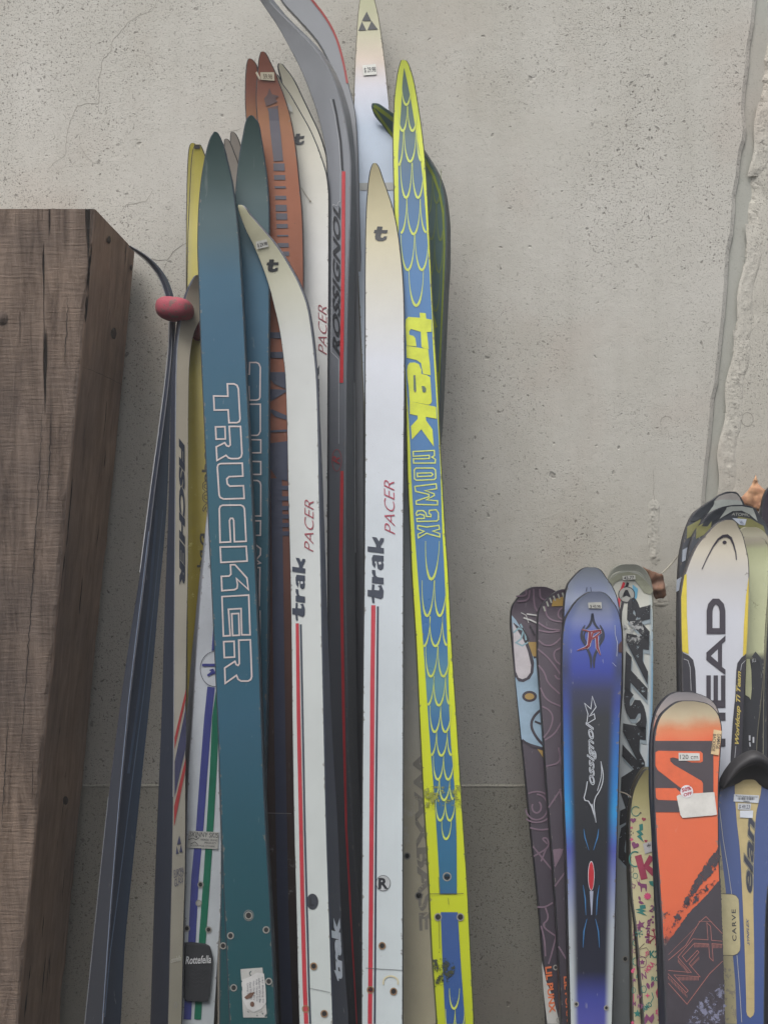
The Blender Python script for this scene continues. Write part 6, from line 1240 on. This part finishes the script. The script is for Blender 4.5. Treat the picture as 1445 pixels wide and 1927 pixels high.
# moulded tip bumper
def bumper():
    outer = [(1352, 1476), (1353, 1466), (1361, 1451), (1372, 1436), (1382, 1427), (1394, 1419), (1404, 1413.5), (1414, 1411), (1424, 1412.5), (1434, 1418), (1445, 1428), (1456, 1440), (1466, 1452), (1476, 1468), (1478, 1482)]
    inner = [(1354, 1482), (1368, 1479.5), (1380, 1477.5), (1390, 1473), (1398, 1468), (1403, 1467), (1408, 1466.8), (1413, 1466.8), (1417, 1467), (1421, 1469), (1429, 1477), (1437, 1482), (1447, 1486), (1460, 1490), (1477, 1488)]
    vs, fs = [], []; n = len(outer); T = [0, .06, .22, .34, .46, .54, .8, 1.0]; H = [.001, .013, .017, .015, .0068, .006, .005, .0012]
    for i, (a, b_) in enumerate(zip(outer, inner)):
        e = min(1, min(i, n - 1 - i) / 3.0)
        for t, h in zip(T, H):
            if abs(t - .46) < .01 or abs(t - .54) < .01 or abs(t - .8) < .01: h = h + (1 - e) * .006
            vs.append(k.surf(a[0] + (b_[0] - a[0]) * t, a[1] + (b_[1] - a[1]) * t, h))
    m = len(T)
    for i in range(n - 1):
        for j in range(m - 1): a = i * m + j; fs.append((a, a + m, a + m + 1, a + 1))
    o = mesh_obj('tip_bumper', vs, fs, flat(50, 48, 50, .52), k.root, k.origin, smooth=True); o['label'] = 'arched black plastic tip bumper'
bumper()

# ------------------------------------------------------------------ dry leaves and string
def leafm(name, label, P, d, seed, col, col2):
    c = ray(P[0][0], P[0][1], d); cx = sum(p[0] for p in P) / len(P); cy = sum(p[1] for p in P) / len(P)
    bm = bmesh.new(); vs = [bm.verts.new((x, y, 0)) for x, y in jag(P, 1.6, seed, 4)]; bm.faces.new(vs); bmesh.ops.triangulate(bm, faces=bm.faces[:])
    for _ in range(3): bmesh.ops.subdivide_edges(bm, edges=[e for e in bm.edges if e.calc_length() > 8], cuts=1); bmesh.ops.triangulate(bm, faces=bm.faces[:])
    bm.verts.index_update()
    V = [ray(v.co.x, v.co.y, d + .007 * noise.noise(Vector((v.co.x * .05, v.co.y * .06, seed))) + .009 * abs(v.co.x - cx) / 30) for v in bm.verts]; F = [tuple(v.index for v in f.verts) for f in bm.faces]; bm.free()
    m, n, b = nodes(name + '_tissue'); g = N(n, 'ShaderNodeTexCoord'); t = N(n, 'ShaderNodeTexNoise', Scale=70.0, Detail=7.0); n.links.new(g.outputs['Object'], t.inputs['Vector'])
    n.links.new(ramp(n, t.outputs[0], [(.35, C(*col2)), (.6, C(*col))]), b.inputs['Base Color']); b.inputs['Roughness'].default_value = .7
    bp = N(n, 'ShaderNodeBump', Strength=.5, Distance=.001); n.links.new(t.outputs[0], bp.inputs['Height']); n.links.new(bp.outputs[0], b.inputs['Normal'])
    o = mesh_obj(name, V, F, m, origin=c, smooth=True); md = o.modifiers.new('t', 'SOLIDIFY'); md.thickness = .0006; tag(o, label, 'dry leaf'); return o
leafm('dry_leaf', 'pale brown dry leaf with pointed top sticking up behind the chequered skis', [(1422, 894), (1425, 905), (1430, 914), (1440, 922), (1436, 940), (1431, 952), (1428, 962), (1414, 954), (1400, 950), (1394, 936), (1404, 926), (1413, 914), (1418, 902)], .02, 2.0, (206, 160, 122), (168, 122, 92))
leafm('dry_leaf', 'brown curled dry leaf caught beside the DYNASTAR ski tip', [(1209, 1066), (1222, 1073), (1240, 1079), (1248, 1082), (1250, 1098), (1254, 1120), (1248, 1126), (1234, 1128), (1228, 1118), (1226, 1098), (1218, 1080)], .03, 5.0, (142, 106, 84), (104, 78, 64))
def string(name, label, P, r, mat):
    cu = bpy.data.curves.new(name, 'CURVE'); cu.dimensions = '3D'; cu.bevel_depth = r; cu.bevel_resolution = 2
    sp = cu.splines.new('POLY'); sp.points.add(len(P) - 1)
    for q_, p in enumerate(P): sp.points[q_].co = (*p, 1)
    o = bpy.data.objects.new(name, cu); COL.objects.link(o); dg = bpy.context.evaluated_depsgraph_get(); dg.update()
    me = bpy.data.meshes.new_from_object(o.evaluated_get(dg)); bpy.data.objects.remove(o); me.materials.clear(); me.materials.append(mat)
    o2 = bpy.data.objects.new(name, me); COL.objects.link(o2); tag(o2, label, 'string')
string('string', 'thin pale string running from the brown leaf up behind the chequered skis', [ray(1244 + 4 * t + (36 * t), 1080 - 36 * t - 8 * t * t, .035 - .012 * math.sin(t * 3)) for t in [i / 10 for i in range(12)]], .0009, flat(190, 184, 168, .7))
string('string', 'thin pale string crossing the black lettering between blue and doodle skis', [ray(1163 + 24 * t, 1491 + 10 * t - 3 * math.sin(t * 3.1), .165) for t in [i / 8 for i in range(9)]], .0007, flat(170, 160, 146, .7))
# ------------------------------------------------------------------ added plank fence, unseen behind the camera, to block low sky light
fen = empty('sky_block_fence', (0, -2.4, 0), 'added plank fence behind the camera that blocks low sky light, never seen', 'fence')
M_pf = wood('sky_block_wood', (60, 52, 46), (92, 80, 70), False)
rr = random.Random(5); pm = None
for i in range(34):
    x = -3.2 + i * .19; h = 2.05
    if pm is None:
        o = mesh_obj('plank', [(a, b_, c) for c in (0, h) for a, b_ in ((-.09, -.011), (.09, -.011), (.09, .011), (-.09, .011))], [(0, 1, 5, 4), (1, 2, 6, 5), (2, 3, 7, 6), (3, 0, 4, 7), (4, 5, 6, 7), (3, 2, 1, 0)], M_pf); pm = o.data; o.parent = fen
    else:
        o = bpy.data.objects.new('plank', pm); link(o, fen)
    o.location = (x, rr.uniform(-.002, .002), rr.uniform(-.01, 0) + .01)
for z in (.3, 1.8):
    mesh_obj('rail', [(a, b_, z + c) for c in (-.04, .04) for a, b_ in ((-3.3, -.06), (3.3, -.06), (3.3, -.0145), (-3.3, -.0145))], [(0, 1, 5, 4), (1, 2, 6, 5), (2, 3, 7, 6), (3, 0, 4, 7), (4, 5, 6, 7), (3, 2, 1, 0)], M_pf, fen)

# ------------------------------------------------------------------ added veil volume, stands in for lens glare
hv = [(x, y, z) for z in (-1.0, 3.6) for y in (-82, 22) for x in (-62, 62)]
hm = bpy.data.materials.new('lens_veil'); hm.use_nodes = True; hn = hm.node_tree; hn.nodes.clear()
ho = hn.nodes.new('ShaderNodeOutputMaterial'); hp_ = hn.nodes.new('ShaderNodeVolumePrincipled')
hp_.inputs['Density'].default_value = 0.028; hp_.inputs['Color'].default_value = (0.9, 0.92, 0.95, 1)
hn.links.new(hp_.outputs[0], ho.inputs['Volume'])
hz = mesh_obj('added_veil', hv, [(0, 2, 3, 1), (4, 5, 7, 6), (0, 1, 5, 4), (1, 3, 7, 5), (3, 2, 6, 7), (2, 0, 4, 6)], hm); hz['kind'] = 'stuff'
